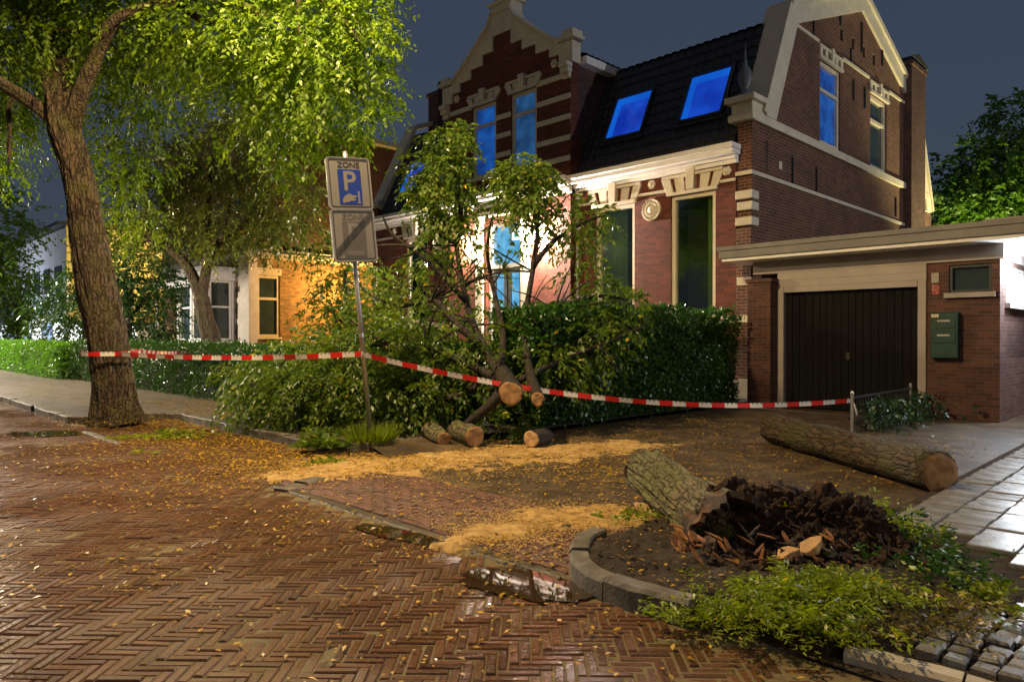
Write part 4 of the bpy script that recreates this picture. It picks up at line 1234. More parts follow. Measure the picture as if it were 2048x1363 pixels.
# bay window on the front
bay = MB()
bx0, bx1, by = -5.4, -1.6, -1.5
bay.box(bx0, bx1, by, -.003, .1, 1.35); bay.box(bx0 - .15, bx1 + .15, by - .15, -.003, 4.3, 4.75); bay.box(bx0 - .3, bx1 + .3, by - .3, -.003, 4.752, 4.95)
for x in (bx0, (bx0 + bx1) / 2 - .1, bx1 - .2): bay.box(x, x + .2, by, by + .2, 1.352, 4.298)
bay.box(bx1 - .2, bx1, -.22, -.003, 1.352, 4.298)
bayo = bay.build('bay_window', M_white, nb)
wl = FR(by)
for (a, b) in ((bx0 + .2, (bx0 + bx1) / 2 - .1), ((bx0 + bx1) / 2 + .1, bx1 - .2)):
    window(nb, wl, a, b, 1.352, 4.298, M_dimpane, 3.0, .1, M_white, sill=False, recess=.12)
window(nb, SD(bx1), by + .2, -.22, 1.352, 4.298, M_dimpane, 3.0, .1, M_white, sill=False, recess=.12)
mb = MB()
n = 26
for k in range(n):                                   # scalloped awning valance along the bay
    x = bx0 - .3 + (bx1 - bx0 + .6) * k / n; w = (bx1 - bx0 + .6) / n
    mb.plate([(x, 4.30), (x, 4.06), (x + w / 2, 4.0), (x + w, 4.06), (x + w, 4.30)], [], .30, .315, wl)
mb.build('awning_valance', M_white, nb)
mb = MB()
for k in range(16): mb.box(-9.4 + k * .25, -9.32 + k * .25, -1.2, -1.14, .1, 1.2)
mb.box(-9.4, -5.6, -1.22, -1.12, 1.2, 1.28)
mb.build('porch_railing', M_white, nb)
for x in (-9.3, -5.75):
    mb = MB(); mb.tube([(x, -1.17, 1.28), (x, -1.17, 4.2)], .1, 10); mb.build('porch_column', M_white, nb)
mb = MB(); mb.box(-9.7, -5.72, -1.5, -.003, 4.2, 4.6); mb.build('porch_roof', M_white, nb)
wlamp = empty('wall_lamp', NO, ROT, 'orange wall lamp on the side of the neighbouring villa behind the evergreen', 'wall lamp')
mb = MB(); mb.tube([(.003, 5.4, 4.4), (.5, 5.4, 4.6), (.8, 5.4, 4.5)], .03, 6); mb.lathe([(.05, .1), (.16, -.05), (.15, -.06)], (.85, 5.4, 4.4), 10); mb.build('lamp_arm', M_iron, wlamp)
mb = MB(); mb.lathe([(.02, -.12), (.1, -.1), (.12, -.06)], (.85, 5.4, 4.4), 10); mb.build('lamp_glass', emit('sodium_glass', (1, .55, .15), 20, (1, .55, .15)), wlamp)
L = bpy.data.lights.new('wall_lamp_light', 'POINT'); L.energy = 1900; L.color = (1.0, .56, .14); L.shadow_soft_size = .12
lo = bpy.data.objects.new('wall_lamp_light', L); COL.objects.link(lo); lo.parent = wlamp; lo.location = (2.0, 4.6, 3.9)

# shop building at the far left
SO = SF(55, 12)
sb = empty('shop_building', SO, ROT, 'far white and yellow lit building with bright shop windows behind the hedge', 'building')
My = surf('yellow_render', (.62, .48, .16), .8, .1, 1, .05); Mw = surf('white_render', (.62, .62, .64), .8, .1, 1, .05)
mb = MB(); mb.box(-30, 0, .3, 9, 0, 8.9); mb.build('block', Mw, sb)
mb = MB(); pbox(mb, s0 if False else SD(0.0), .25, 8.9, 2.6, 8.95, .003, .3); mb.build('yellow_wall', My, sb)
mb = MB(); mb.box(-30.3, .5, -.3, 9.3, 8.96, 9.2); mb.build('roof_edge', M_dark, sb)
M_shop = emit('shop_light', (.85, .9, 1.0), 2.6, (1, 1, 1), .8); M_shopb = emit('shop_light_blue', (.35, .5, 1.0), 1.2, (.6, .75, 1), .5); M_lit = emit('shop_wall_light', (1, .98, .95), 3.0, (1, 1, 1))
sf = FR(.3)
for k in range(9):
    mb = MB(); pbox(mb, sf, -29 + k * 3.2, -26.4 + k * 3.2, .6, 2.5, .003, .06); mb.build('shop_window', (M_shop, M_shopb)[k % 2] if True else None, sb)
    mb = MB(); pbox(mb, sf, -28.6 + k * 3.2, -26.8 + k * 3.2, 4.6, 6.4, .003, .06); mb.build('window', M_dimpane, sb)
mb = MB(); pbox(mb, SD(0.0), .4, 4.6, .5, 2.3, .003, .08); mb.build('shop_window', M_lit, sb)
mb = MB(); pbox(mb, sf, -11.0, -3.0, 3.0, 4.4, .2, .45); mb.build('sign_board', emit('sign_light', (.55, .62, .8), .8, (.6, .68, .85)), sb)
L = bpy.data.lights.new('shop_spot', 'POINT'); L.energy = 1500; L.color = (1, .8, .35); L.shadow_soft_size = .3
lo = bpy.data.objects.new('shop_spot', L); COL.objects.link(lo); lo.parent = sb; lo.location = (4, 4, 6.5)
L = bpy.data.lights.new('shop_spill', 'POINT'); L.energy = 1600; L.color = (.75, .85, 1.0); L.shadow_soft_size = .5
lo = bpy.data.objects.new('shop_spill', L); COL.objects.link(lo); lo.parent = sb; lo.location = (-10, -4, 3.5)

# ================================================================== TREES
def tree_root(name, base, label, group=None):
    return empty(name, base, 0, label, 'tree', group)
# street tree
tb = G(237, 838, 0.105); YT = tb.y
st_ = tree_root('street_tree', tb, 'large leaning street tree at the kerb with barrier tape round its trunk')
mb = MB()
T = lambda px, py, dy=0.0: PX(px, py, YT + dy)
trunk_pts = [Vector((tb.x, tb.y, .02)), T(231, 800), T(218, 700), T(191, 560), T(171, 430), T(155, 340), T(128, 250), T(122, 190)]
bark_tube(mb, trunk_pts, [.38, .33, .30, .28, .25, .235, .235, .20], 170, 20, .028, 10, 0.0, True, 1.1)
for idx in range(len(mb.v)):                       # root flare: lobes that fade out upwards
    v = Vector(mb.v[idx]); hgt = v.z
    if hgt < 1.0:
        d = Vector((v.x - tb.x, v.y - tb.y, 0)); an = math.atan2(d.y, d.x); k = max(0, 1 - hgt / .9) ** 2
        d *= 1 + k * (.1 + .16 * math.sin(5 * an + 1) + .08 * math.sin(9 * an))
        mb.v[idx] = (tb.x + d.x, tb.y + d.y, v.z)
def limb(pts, rad, n=10, ridge=6):
    bark_tube(mb, pts, rad, 30, 6, .016, ridge, pts[0].x, True, .8)
limb([T(140, 262), T(90, 225), T(40, 190, -.5), T(0, 165, -1), T(-90, 110, -2)], [.14, .12, .105, .09, .07])
limb([T(118, 230), T(95, 140, .3), T(70, 70, .6), T(50, -40, 1), T(20, -220, 1.6)], [.15, .12, .10, .09, .06])
limb([T(124, 215), T(126, 110, .6), T(120, -40, 1.5), T(150, -260, 2.2)], [.2, .17, .14, .1])
limb([T(140, 258), T(168, 180, -.2), T(205, 90, -.5), T(238, 38, -.8), T(330, 8, -1), T(430, -8, -1.2), T(540, 40, -1.3)], [.15, .125, .105, .09, .075, .06, .04])
random.seed(21)
limb([T(350, 2, -1), T(400, 40, -.6), T(470, 75, -.3), T(530, 130, -.2), T(565, 190, -.4)], [.06, .05, .045, .035, .02])
limb([T(430, -8, -1.2), T(560, -30, -1.4), T(660, 10, -1.6), T(720, 90, -1.7)], [.07, .06, .045, .02])
limb([T(600, -15, -1.4), T(600, 60, -1.2), T(640, 130, -1)], [.045, .035, .015])
for (a, b) in (((238, 38), (300, 190)), ((120, 60), (250, 120)), ((60, 60), (10, 10)), ((30, 190), (20, 330)), ((330, 8), (350, 130)), ((530, 130), (600, 250)), ((660, 10), (770, 60)), ((640, 130), (700, 230))):
    limb(limb_curve(T(*a), T(*b), .12, 5), [.04, .035, .028, .02, .01])
mb.build('trunk', M_bark, st_, smooth=True, origin=tb, fix=False)
cl = []
def c_(px, py, dy, r, k=1.0): cl.append((tuple(T(px, py, dy)), r, k))
for a in [(40, 30, .2, 1.4), (150, 20, .8, 1.3), (240, 100, 1, 1.1), (300, 20, 0, 1.2), (400, 50, -.5, 1.2), (500, 40, -.8, 1.2), (590, 60, -1, 1.2), (660, 40, -1.2, .9), (720, 30, -1.4, .6),
          (670, 130, -1.2, .85), (730, 110, -1.4, .5), (745, 185, -1.4, .36), (745, 240, -1.4, .25), (690, 215, -1.2, .6), (620, 170, -1, .9), (540, 150, -.6, .9), (460, 140, -.2, .8), (640, 270, -1, .42), (675, 320, -1, .2), (590, 260, -.8, .6), (560, 330, -.5, .35, .8),
          (520, 240, -.2, .6, .7), (340, 110, .2, .8), (300, 180, .8, .8, .8), (240, 260, 1.2, .8, .7), (230, 350, 1.4, .7, .7), (270, 430, 1.4, .5, .7), (310, 330, 1.6, .5, .6), (420, 260, .6, .45, .5),
          (40, 150, 1.6, 1.2, .8), (0, 290, 2, .8, .8), (-60, 200, 1.5, 1.3), (-60, 60, .5, 1.4),
          (60, -120, .8, 1.6, .8), (250, -130, .5, 1.6, .8), (450, -130, -.2, 1.6, .8), (640, -110, -.8, 1.3, .8), (-120, -60, 0, 1.6, .8), (130, -300, 1, 1.8, .7), (400, -300, 0, 1.6, .7)]:
    c_(*a)
cl = [(c[0], c[1] * .88, c[2]) for c in cl]
crown('crown', cl, M_leafstreet, st_, tb, 270, .09, .042, 15, .5, .55, shell=.1)

# garden tree with a forked stem
gb = SF(22.4, 9, .11)
gt = tree_root('garden_tree', gb, 'smaller forked garden tree in front of the neighbouring villa')
mb = MB(); YG = gb.y
Q = lambda px, py, dy=0.0: PX(px, py, YG + dy)
random.seed(5)
bark_tube(mb, [gb, Q(424, 690), Q(412, 640), Q(403, 595)], [.36, .30, .26, .24], 24, 5, .012, 6)
bark_tube(mb, [Q(405, 605), Q(385, 550), Q(360, 515), Q(325, 490), Q(285, 465), Q(250, 440)], [.2, .17, .15, .13, .11, .07], 14, 4, .008)
bark_tube(mb, [Q(402, 605), Q(412, 545), Q(425, 500), Q(445, 478), Q(480, 455), Q(520, 400)], [.18, .16, .15, .13, .1, .06], 14, 4, .008)
bark_tube(mb, [Q(420, 520), Q(415, 440, .5), Q(425, 340, .6), Q(430, 270, .8)], [.12, .1, .07, .03], 10, 4, .006)
for (a, b) in (((325, 490), (320, 380)), ((285, 465), (300, 330)), ((480, 455), (560, 420)), ((445, 478), (490, 330)), ((360, 515), (250, 470))):
    mb.tube(limb_curve(Q(*a), Q(*b), .1, 5), [.06, .05, .04, .03, .015], 7)
mb.build('trunk', M_bark, gt, smooth=True, origin=gb, fix=False)
cl = [(tuple(Q(px, py, dy)), r, k) for (px, py, dy, r, k) in
      [(430, 300, 0, 1.2, 1), (350, 330, 0, 1.1, 1), (510, 330, 0, 1.1, 1), (280, 400, 0, 1.0, 1), (380, 410, .5, 1.2, .8), (470, 420, 0, 1.2, 1), (570, 400, -.3, 1.0, 1), (600, 460, -.3, .7, 1), (540, 470, -.5, .6, 1), (230, 450, .3, .8, 1), (440, 480, -.8, .6, .8), (310, 460, .4, .8, .8), (500, 260, .3, .8, 1), (620, 380, 0, .5, 1), (260, 330, .6, .8, .8), (560, 320, .4, .7, .9)]]
crown('crown', cl, M_leafgarden, gt, gb, 170, .14, .06, 12, .6, .8)

def shrub(name, base, label, clumps, mat, stems=(), dens=150, leafL=.1, leafW=.05, cat='tree', droop=.4, k=11, length=.45, shell=.35, smat=None):
    r = empty(name, base, 0, label, cat)
    mb = MB()
    for s in stems: mb.tube(s[0], s[1], 8)
    if stems: mb.build('trunk', smat or M_barkdark, r, smooth=True, origin=base, fix=False)
    crown('crown' if cat == 'tree' else 'foliage', clumps, mat, r, base, dens, leafL, leafW, k, length, droop, shell=shell)
    return r
b = SF(17.4, 10.5, .11)
R_ = lambda px, py, dy=0.0, b=b: PX(px, py, b.y + dy)
shrub('evergreen_tree', b, 'dense evergreen in the garden behind the parking zone sign',
      [(tuple(R_(*a[:3])), a[3]) for a in [(690, 520, 0, .8), (668, 560, 0, .7), (720, 560, 0, .8), (670, 630, 0, .8), (710, 640, .3, 1.0), (740, 640, 0, .8), (660, 690, -.6, .6), (575, 705, -1, .3), (700, 690, 0, .9), (770, 680, 0, .6)]],
      M_leafbrush, [([b, R_(700, 660), R_(690, 540)], [.14, .12, .05]), ([R_(690, 690), R_(672, 640), R_(660, 600)], [.05, .04, .02]), ([R_(700, 660), R_(640, 600)], [.05, .02]), ([R_(700, 650), R_(740, 590)], [.05, .02])], 150, .12, .05, droop=.6)
b2 = SF(29, 8.5, .11)
D_ = lambda px, py, dy=0.0: PX(px, py, b2.y + dy)
shrub('evergreen_tree', b2, 'dark rounded evergreen bush left behind the leaning street tree',
      [(tuple(D_(*a[:3])), a[3]) for a in [(260, 540, 0, 1.2), (200, 560, 0, 1.1), (310, 570, 0, 1.2), (150, 600, 0, 1.0), (240, 620, -.5, 1.4), (320, 640, 0, 1.1), (110, 620, 0, .8), (170, 640, 0, .9), (280, 680, 0, 1.0), (220, 500, .3, .7), (300, 510, 0, .7), (345, 690, 0, .5)]],
      M_leafyew, [([b2, D_(255, 640), D_(250, 540)], [.2, .16, .06]), ([D_(255, 640), D_(190, 570)], [.08, .03]), ([D_(255, 640), D_(315, 570)], [.08, .03])], 110, .17, .07, droop=.5)
def roundtree(name, base, h, r, label, mat, dens=60, trunk=.25, leafL=.22, n=16, seed=1, group=None, low=.35):
    rnd = random.Random(seed)
    rt = empty(name, base, 0, label, 'tree', group)
    mb = MB()
    top = Vector((base[0] + rnd.uniform(-.4, .4), base[1], base[2] + h * .6))
    mb.tube([base, Vector(base).lerp(top, .5) + Vector((rnd.uniform(-.2, .2), 0, 0)), top], [trunk, trunk * .75, trunk * .4], 10)
    cl = []
    for i in range(n):
        a = rnd.uniform(0, 2 * PI); rr = r * rnd.uniform(.25, .85); z = base[2] + h * rnd.uniform(low, .93)
        sc = math.sin(PI * min(1, max(.12, (z - base[2]) / h - low * .6) / (1.05 - low * .6)))
        p = Vector((base[0] + math.cos(a) * rr * sc, base[1] + math.sin(a) * rr * sc, z))
        cl.append((tuple(p), r * rnd.uniform(.28, .48)))
        st = Vector(base).lerp(top, rnd.uniform(.45, 1))
        mb.tube(limb_curve(st, p, .1, 5, rnd), [trunk * .3, trunk * .25, trunk * .2, trunk * .12, .02], 6)
    mb.build('trunk', M_barkdark, rt, smooth=True, origin=base, fix=False)
    crown('crown', cl, mat, rt, base, dens, leafL, leafL * .5, 10, .8, .4)
    return rt
roundtree('street_tree', SF(44, 4.0, .1), 12, 4.0, 'far street tree lit pale green at the left edge of the photo', M_leaffar, 60, .3, .26, 20, 3, None, .25)
roundtree('garden_tree', SF(46, 8.0, .1), 5.5, 2.0, 'low pale green tree behind the hedge at far left', M_leaffar, 80, .15, .2, 12, 8, None, .2)
bb = Vector((18.6, 29.5, .1))
roundtree('background_tree', bb, 9.8, 3.0, 'yard tree behind the garage roof, left and lower of the two', M_leaffar, 60, .22, .24, 18, 4, None, .38)
roundtree('background_tree', Vector((21.8, 30, .1)), 12.2, 3.4, 'taller yard tree behind the garage roof at right edge', M_leaffar, 60, .25, .24, 20, 6, None, .35)

# hedges
HEDGE_TUFT = True
def hedge(u0, u1, v0, v1, h, label, mat, dens=420, leaf=.06, seed=0, wob=.06):
    base = SF((u0 + u1) / 2, (v0 + v1) / 2, .1)
    r = empty('hedge', base, 0, label, 'hedge')
    rng = np.random.default_rng(seed + 40)
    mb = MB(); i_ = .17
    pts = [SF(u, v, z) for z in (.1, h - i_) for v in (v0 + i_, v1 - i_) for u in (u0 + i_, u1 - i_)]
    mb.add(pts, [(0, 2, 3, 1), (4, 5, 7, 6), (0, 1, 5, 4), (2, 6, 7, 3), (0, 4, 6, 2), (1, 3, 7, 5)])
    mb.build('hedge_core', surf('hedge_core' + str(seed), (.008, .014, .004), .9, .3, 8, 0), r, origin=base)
    V, Tt = [], []
    faces = [((u0, u1), (v0, v0), (.1, h), (0, -1, 0)), ((u0, u0), (v0, v1), (.1, h), (-1, 0, 0)), ((u1, u1), (v0, v1), (.1, h), (1, 0, 0)), ((u0, u1), (v1, v1), (.1, h), (0, 1, 0)), ((u0, u1), (v0, v1), (h, h), (0, 0, 1))]
    for (ur, vr, zr, nn) in faces:
        area = max(.05, (ur[1] - ur[0]) if ur[1] > ur[0] else 1) * max(.05, (vr[1] - vr[0]) if vr[1] > vr[0] else 1) * max(.05, (zr[1] - zr[0]) if zr[1] > zr[0] else 1)
        n = int(area * dens)
        u = rng.uniform(ur[0], ur[1], n) if ur[1] > ur[0] else np.full(n, ur[0]); v = rng.uniform(vr[0], vr[1], n) if vr[1] > vr[0] else np.full(n, vr[0]); z = rng.uniform(zr[0], zr[1], n) if zr[1] > zr[0] else np.full(n, zr[0])
        dd = wob * (np.sin(u * 3.1 + z * 2) + np.sin(v * 2.7 + z * 3.3 + u)) * .6 + rng.normal(0, .045, n) - .02
        u = u + nn[0] * dd; v = v + nn[1] * dd; z = z + nn[2] * dd
        W = np.stack([-u * AX.x + v * BX.x, -u * AX.y + v * BX.y, z], 1)
        nw = np.array([-nn[0] * AX.x + nn[1] * BX.x, -nn[0] * AX.y + nn[1] * BX.y, nn[2]])
        D = rng.normal(0, .6, (n, 3)) + nw * .5 + np.array([0, 0, .35])
        NN = nw[None, :] + rng.normal(0, .5, (n, 3))
        sz = rng.uniform(.7, 1.3, n)
        V.append(leaf_quads(W, D, NN, leaf * sz, leaf * .55 * sz)); Tt.append(np.clip(rng.uniform(0, .9, n) * .7 + .25 * (z / h), 0, .94))
    # loose shoots that stick out of the clipped faces
    m = int((u1 - u0) * (v1 - v0) * 14 + (u1 - u0) * 10 + (v1 - v0) * 10)
    uu = rng.uniform(u0, u1, m); vv = np.where(rng.random(m) < .5, rng.uniform(v0, v1, m), v0); zz = np.where(vv > v0, h - .05, rng.uniform(.3, h, m))
    side = rng.random(m) < .35; uu = np.where(side, u0, uu); vv = np.where(side, rng.uniform(v0, v1, m), vv); zz = np.where(side, rng.uniform(.3, h, m), zz)
    O = np.stack([-uu * AX.x + vv * BX.x, -uu * AX.y + vv * BX.y, zz], 1)
    D = rng.normal(0, .5, (m, 3)) + np.array([-BX.x * .3, -BX.y * .3, .7])
    Vs, ts = sprays(O, D, 9, .3, .4, leaf * 1.1, leaf * .5, rng); V.append(Vs); Tt.append(ts)
    quads_object('foliage', np.concatenate(V), np.concatenate(Tt), mat, r, base)
hedge(7.4, 8.5, 7.9, 14.1, 1.95, 'tall trimmed hedge along the driveway under the house windows', M_leafhedge, 950, .08, 1, .09)
hedge(8.5, 12.4, 7.2, 8.1, 1.35, 'garden hedge behind the felled tree crown', M_leafhedge, 350, .08, 2)
hedge(12.4, 22.3, 6.3, 7.1, 1.28, 'low clipped hedge behind the street tree with leaning trunk', M_leafhedge, 600, .07, 3)
hedge(22.4, 27.0, 6.2, 7.2, 1.35, 'clipped hedge section left of the leaning trunk, leaves coloured dark as if shaded', M_leafyew, 400, .08, 4)  # shade on this stretch is put in by the darker leaf colour
hedge(27.2, 40.0, 5.8, 6.8, 1.25, 'clipped hedge along the pavement at far left, leaves coloured bright as if lit', M_leaflit, 350, .09, 5)  # light on this stretch is put in by the brighter leaf colour
# ================================================================== FELLED TREE
def cutface(parent, c, nrm, r, mat, origin, name='cut_face', seed=0):
    mb = MB(); n = 36
    rnd = random.Random(seed)
    ph = rnd.uniform(0, 6)
    vs = [(0, 0, .006)]
    for ring in (.5, .82, 1.0):
        for k in range(n):
            a = 2 * PI * k / n
            rr = r * ring * (1 + .05 * math.sin(3 * a + ph) + .03 * math.sin(7 * a + ph * 2))
            vs.append((rr * math.cos(a), rr * math.sin(a), .006 + .004 * math.sin(5 * a * ring) * ring if ring < 1 else -.004))
    fs = [(0, 1 + k, 1 + (k + 1) % n) for k in range(n)]
    for t in (0, 1):
        for k in range(n):
            fs.append((1 + t * n + k, 1 + (t + 1) * n + k, 1 + (t + 1) * n + (k + 1) % n, 1 + t * n + (k + 1) % n))
    mb.add(vs, fs)
    o = mb.build(name, mat, parent)
    o.location = Vector(c) - Vector(origin)
    o.rotation_mode = 'QUATERNION'
    o.rotation_quaternion = Vector(nrm).normalized().to_track_quat('Z', 'Y')
    return o
def log(name, p0, p1, r0, r1, label, bark, cut0, cut1=None, seed=0, amp=.012, group=None, bulge=0):
    p0, p1 = Vector(p0), Vector(p1); base = Vector(((p0.x + p1.x) / 2, (p0.y + p1.y) / 2, min(p0.z - r0, p1.z - r1)))
    root = empty(name, base, 0, label, 'log', group)
    mb = MB()
    bark_tube(mb, [p0, p0.lerp(p1, .33), p0.lerp(p1, .66) + Vector((0, 0, bulge)), p1], [r0, r0 * .67 + r1 * .33, r0 * .33 + r1 * .67, r1], 32, 5, amp, 8, seed * 3.7, True, 1.5)
    mb.build('bark', bark, root, smooth=True, origin=base, fix=False)
    ax = (p0 - p1).normalized()
    cutface(root, p0 + ax * .004, ax, r0 * .97, cut0, base, seed=seed)
    if cut1: cutface(root, p1 - ax * .004, -ax, r1 * .97, cut1, base, seed=seed + 9)
    return root
DZ = .018
def Gd(px, py): return G(px, py, DZ)
a = Gd(887, 894); log('cut_log', (a.x, a.y, DZ + .105), (a.x - .22, a.y + .42, DZ + .15), .105, .15, 'short mossy log with small round cut end, leftmost of three', M_barkmoss, M_ring, None, 1)
a = Gd(949, 894); log('cut_log', (a.x, a.y, DZ + .145), (a.x - .28, a.y + .5, DZ + .15), .145, .15, 'thick short mossy log with dark brown cut face, middle of three', M_barkmoss, M_ring, None, 2)
a = Gd(1062, 896); log('cut_log', (a.x, a.y, DZ + .118), (a.x + .22, a.y + .36, DZ + .118), .118, .115, 'short log with pale cracked oval cut face, rightmost of three', M_barkdark, M_ringlight, None, 3)
a = Gd(1880, 984); b = Gd(1548, 884); log('trunk_log', (a.x, a.y, DZ + .19), (b.x, b.y, DZ + .20), .19, .20, 'long fallen trunk section lying across the driveway by the iron railing', M_barklog, M_ring, M_ring, 4, .02)

fb = Vector((0.0, 10.6, 0.02))
M_limb = barkmat('limb_bark', (0.03, 0.020, 0.013))
ft = empty('felled_tree_crown', fb, 0, 'leafy felled tree crown heaped on the pavement with sawn stems', 'felled tree')
mb = MB()
def stem(pts, rad, n=14, amp=.006):
    pts = [PX(*p) for p in pts]
    bark_tube(mb, pts, rad, n, 4, amp, 6, pts[0].x * 3, True, .8)
    return pts
c1 = PX(1022, 784, 9.65); c2 = PX(1076, 797, 9.65)
stem([(1022, 784, 9.65), (1020, 778, 9.9), (1003, 745, 10.3), (975, 705, 10.8), (945, 640, 11.2), (925, 570, 11.4), (914, 490, 11.5), (922, 420, 11.5), (905, 335, 11.5), (888, 262, 11.5)], [.165, .16, .12, .07, .048, .04, .034, .028, .018, .008], 20)
stem([(1076, 797, 9.65), (1074, 790, 9.9), (1058, 735, 10.4), (1050, 650, 11.2), (1064, 545, 11.5), (1074, 455, 11.6), (1055, 360, 11.6), (1045, 315, 11.6)], [.098, .092, .065, .05, .042, .032, .02, .008])
stem([(1000, 790, 9.75), (975, 815, 9.75), (945, 838, 9.8), (925, 858, 9.85)], [.10, .075, .06, .05])
stem([(1000, 742, 10.3), (1005, 660, 11), (985, 570, 11.6), (975, 500, 12), (985, 430, 12.2)], [.07, .045, .036, .026, .01])
stem([(960, 690, 10.9), (905, 640, 11), (865, 600, 11.2), (800, 612, 11.3), (740, 590, 11.4)], [.07, .055, .045, .03, .01])
stem([(930, 600, 11.3), (880, 548, 11.2), (835, 505, 11.2), (785, 470, 11.2), (765, 430, 11.2)], [.05, .04, .03, .025, .01])
stem([(905, 560, 11.4), (850, 500, 11.2), (770, 490, 11.1), (735, 500, 11)], [.03, .025, .02, .008])
stem([(1000, 760, 10.2), (920, 720, 10.6), (850, 700, 10.8), (780, 690, 10.9), (700, 640, 11)], [.08, .06, .05, .035, .012])
stem([(1055, 680, 11), (1110, 620, 11.6), (1190, 592, 12), (1260, 600, 12.4)], [.05, .04, .03, .01])
stem([(1066, 530, 11.5), (1110, 480, 11.7), (1180, 440, 11.8), (1215, 430, 11.9)], [.035, .03, .02, .008])
stem([(960, 770, 10.4), (870, 800, 10.4), (780, 760, 10.6), (740, 730, 10.7)], [.06, .05, .04, .015])
stem([(1040, 760, 10.3), (1120, 720, 10.8), (1200, 690, 11.2), (1290, 650, 11.6)], [.05, .04, .03, .01])
random.seed(99)
tw = [((925, 570, 11.4), (860, 470, 11.6)), ((914, 490, 11.5), (960, 430, 11.5)), ((905, 335, 11.5), (860, 300, 11.4)), ((905, 360, 11.5), (940, 290, 11.5)), ((1074, 455, 11.6), (1120, 400, 11.6)), ((1064, 400, 11.6), (1010, 360, 11.6)),
      ((850, 700, 10.8), (640, 740, 10.9)), ((870, 800, 10.4), (600, 820, 10.6)), ((780, 760, 10.6), (520, 780, 11.2)), ((780, 690, 10.9), (560, 740, 11.4)), ((865, 600, 11.2), (780, 560, 11.4)), ((985, 570, 11.6), (1040, 500, 12)), ((945, 640, 11.2), (870, 640, 11)), ((1110, 620, 11.6), (1150, 540, 11.9)), ((1200, 690, 11.2), (1250, 760, 11)), ((740, 590, 11.4), (690, 560, 11.5))]
for k in range(46):
    src = random.choice([(925, 570, 11.4), (945, 640, 11.2), (914, 490, 11.5), (1064, 545, 11.5), (1050, 650, 11.2), (905, 640, 11), (865, 600, 11.2), (850, 700, 10.8), (1110, 620, 11.6), (985, 570, 11.6), (780, 690, 10.9), (1074, 455, 11.6), (835, 505, 11.2)])
    an = random.uniform(-.3, PI + .3); rr = random.uniform(60, 170)
    tw.append((src, (src[0] + rr * math.cos(an), src[1] - rr * .8 * math.sin(an), src[2] + random.uniform(-.6, .6))))
for a, b in tw: mb.tube(limb_curve(PX(*a), PX(*b), .08, 6), [.02, .017, .014, .011, .008, .004], 5)
mb.build('limbs', M_limb, ft, smooth=True, origin=fb, fix=False)
cutface(ft, c1 + Vector((.004, -.006, -.01)), Vector((.05, -1, .05)), .165, M_ring, fb, seed=31)
cutface(ft, c2 + Vector((.002, -.006, -.006)), Vector((.12, -1, .02)), .096, M_ring, fb, seed=32)
cl = [(tuple(PX(px, py, Y)), r, k) for (px, py, Y, r, k) in [
    (510, 770, 11.8, .5, 1), (540, 810, 11.3, .45, 1), (600, 790, 11.0, .6, 1), (600, 840, 10.8, .35, 1), (660, 770, 10.8, .6, 1), (670, 840, 10.35, .38, 1.2), (720, 790, 10.6, .5, 1), (560, 740, 11.6, .5, 1), (640, 720, 11.3, .55, .9),
    (720, 720, 11, .55, .8), (790, 770, 10.5, .5, .9), (780, 840, 10.2, .28, .9), (840, 800, 10.4, .4, .9), (800, 700, 11, .55, .8), (870, 740, 10.7, .5, .8), (850, 660, 11.1, .5, .6), (760, 620, 11.4, .5, .6), (800, 560, 11.5, .4, .5), (910, 700, 10.9, .4, .6),
    (930, 780, 10.4, .3, .6), (910, 640, 11.4, .4, .4), (880, 560, 11.4, .4, .5), (960, 600, 11.8, .4, .3), (960, 520, 11.8, .35, .35), (900, 470, 11.5, .45, .7), (850, 520, 11.4, .3, .6),
    (895, 285, 11.5, .26, 2.6), (880, 345, 11.5, .40, 2.4), (895, 400, 11.5, .38, 2.0), (850, 400, 11.5, .2, 1.2), (920, 270, 11.5, .15, 2), (1045, 345, 11.6, .30, 2.4), (1050, 390, 11.6, .38, 2.0), (1090, 370, 11.6, .2, 1.6), (1010, 350, 11.6, .16, 1.6),
    (1085, 440, 11.7, .3, .7), (1150, 440, 11.8, .36, 1), (1200, 430, 11.9, .2, 1), (1015, 420, 11.9, .2, .5), (1030, 500, 11.9, .2, .3), (1150, 540, 11.9, .2, .4), (1165, 510, 12, .25, .6), (1080, 665, 11.7, .32, .8), (1000, 680, 11.3, .4, .6), (1195, 640, 12, .42, .9), (1210, 590, 12.2, .4, 1), (1260, 610, 12.5, .3, 1), (1180, 680, 11.5, .55, 1),
    (1100, 740, 10.8, .45, .9), (1030, 850, 10.2, .25, 1.0), (980, 840, 10.3, .2, 1), (1000, 720, 10.6, .3, .5), (640, 880, 9.7, .16, 2.0), (800, 640, 11.4, .45, .6), (700, 660, 11.3, .5, .6)]]
cl = [(c[0], c[1], c[2] * (.85 if c[2] < .85 and not (960 < CX + F * c[0][0] / c[0][1] < 1140 and c[0][2] > 2.0) else 1.0)) for c in cl]
crown('foliage', cl, M_leafbrush, ft, fb, 430, .10, .044, 13, .40, .7, shell=.2)

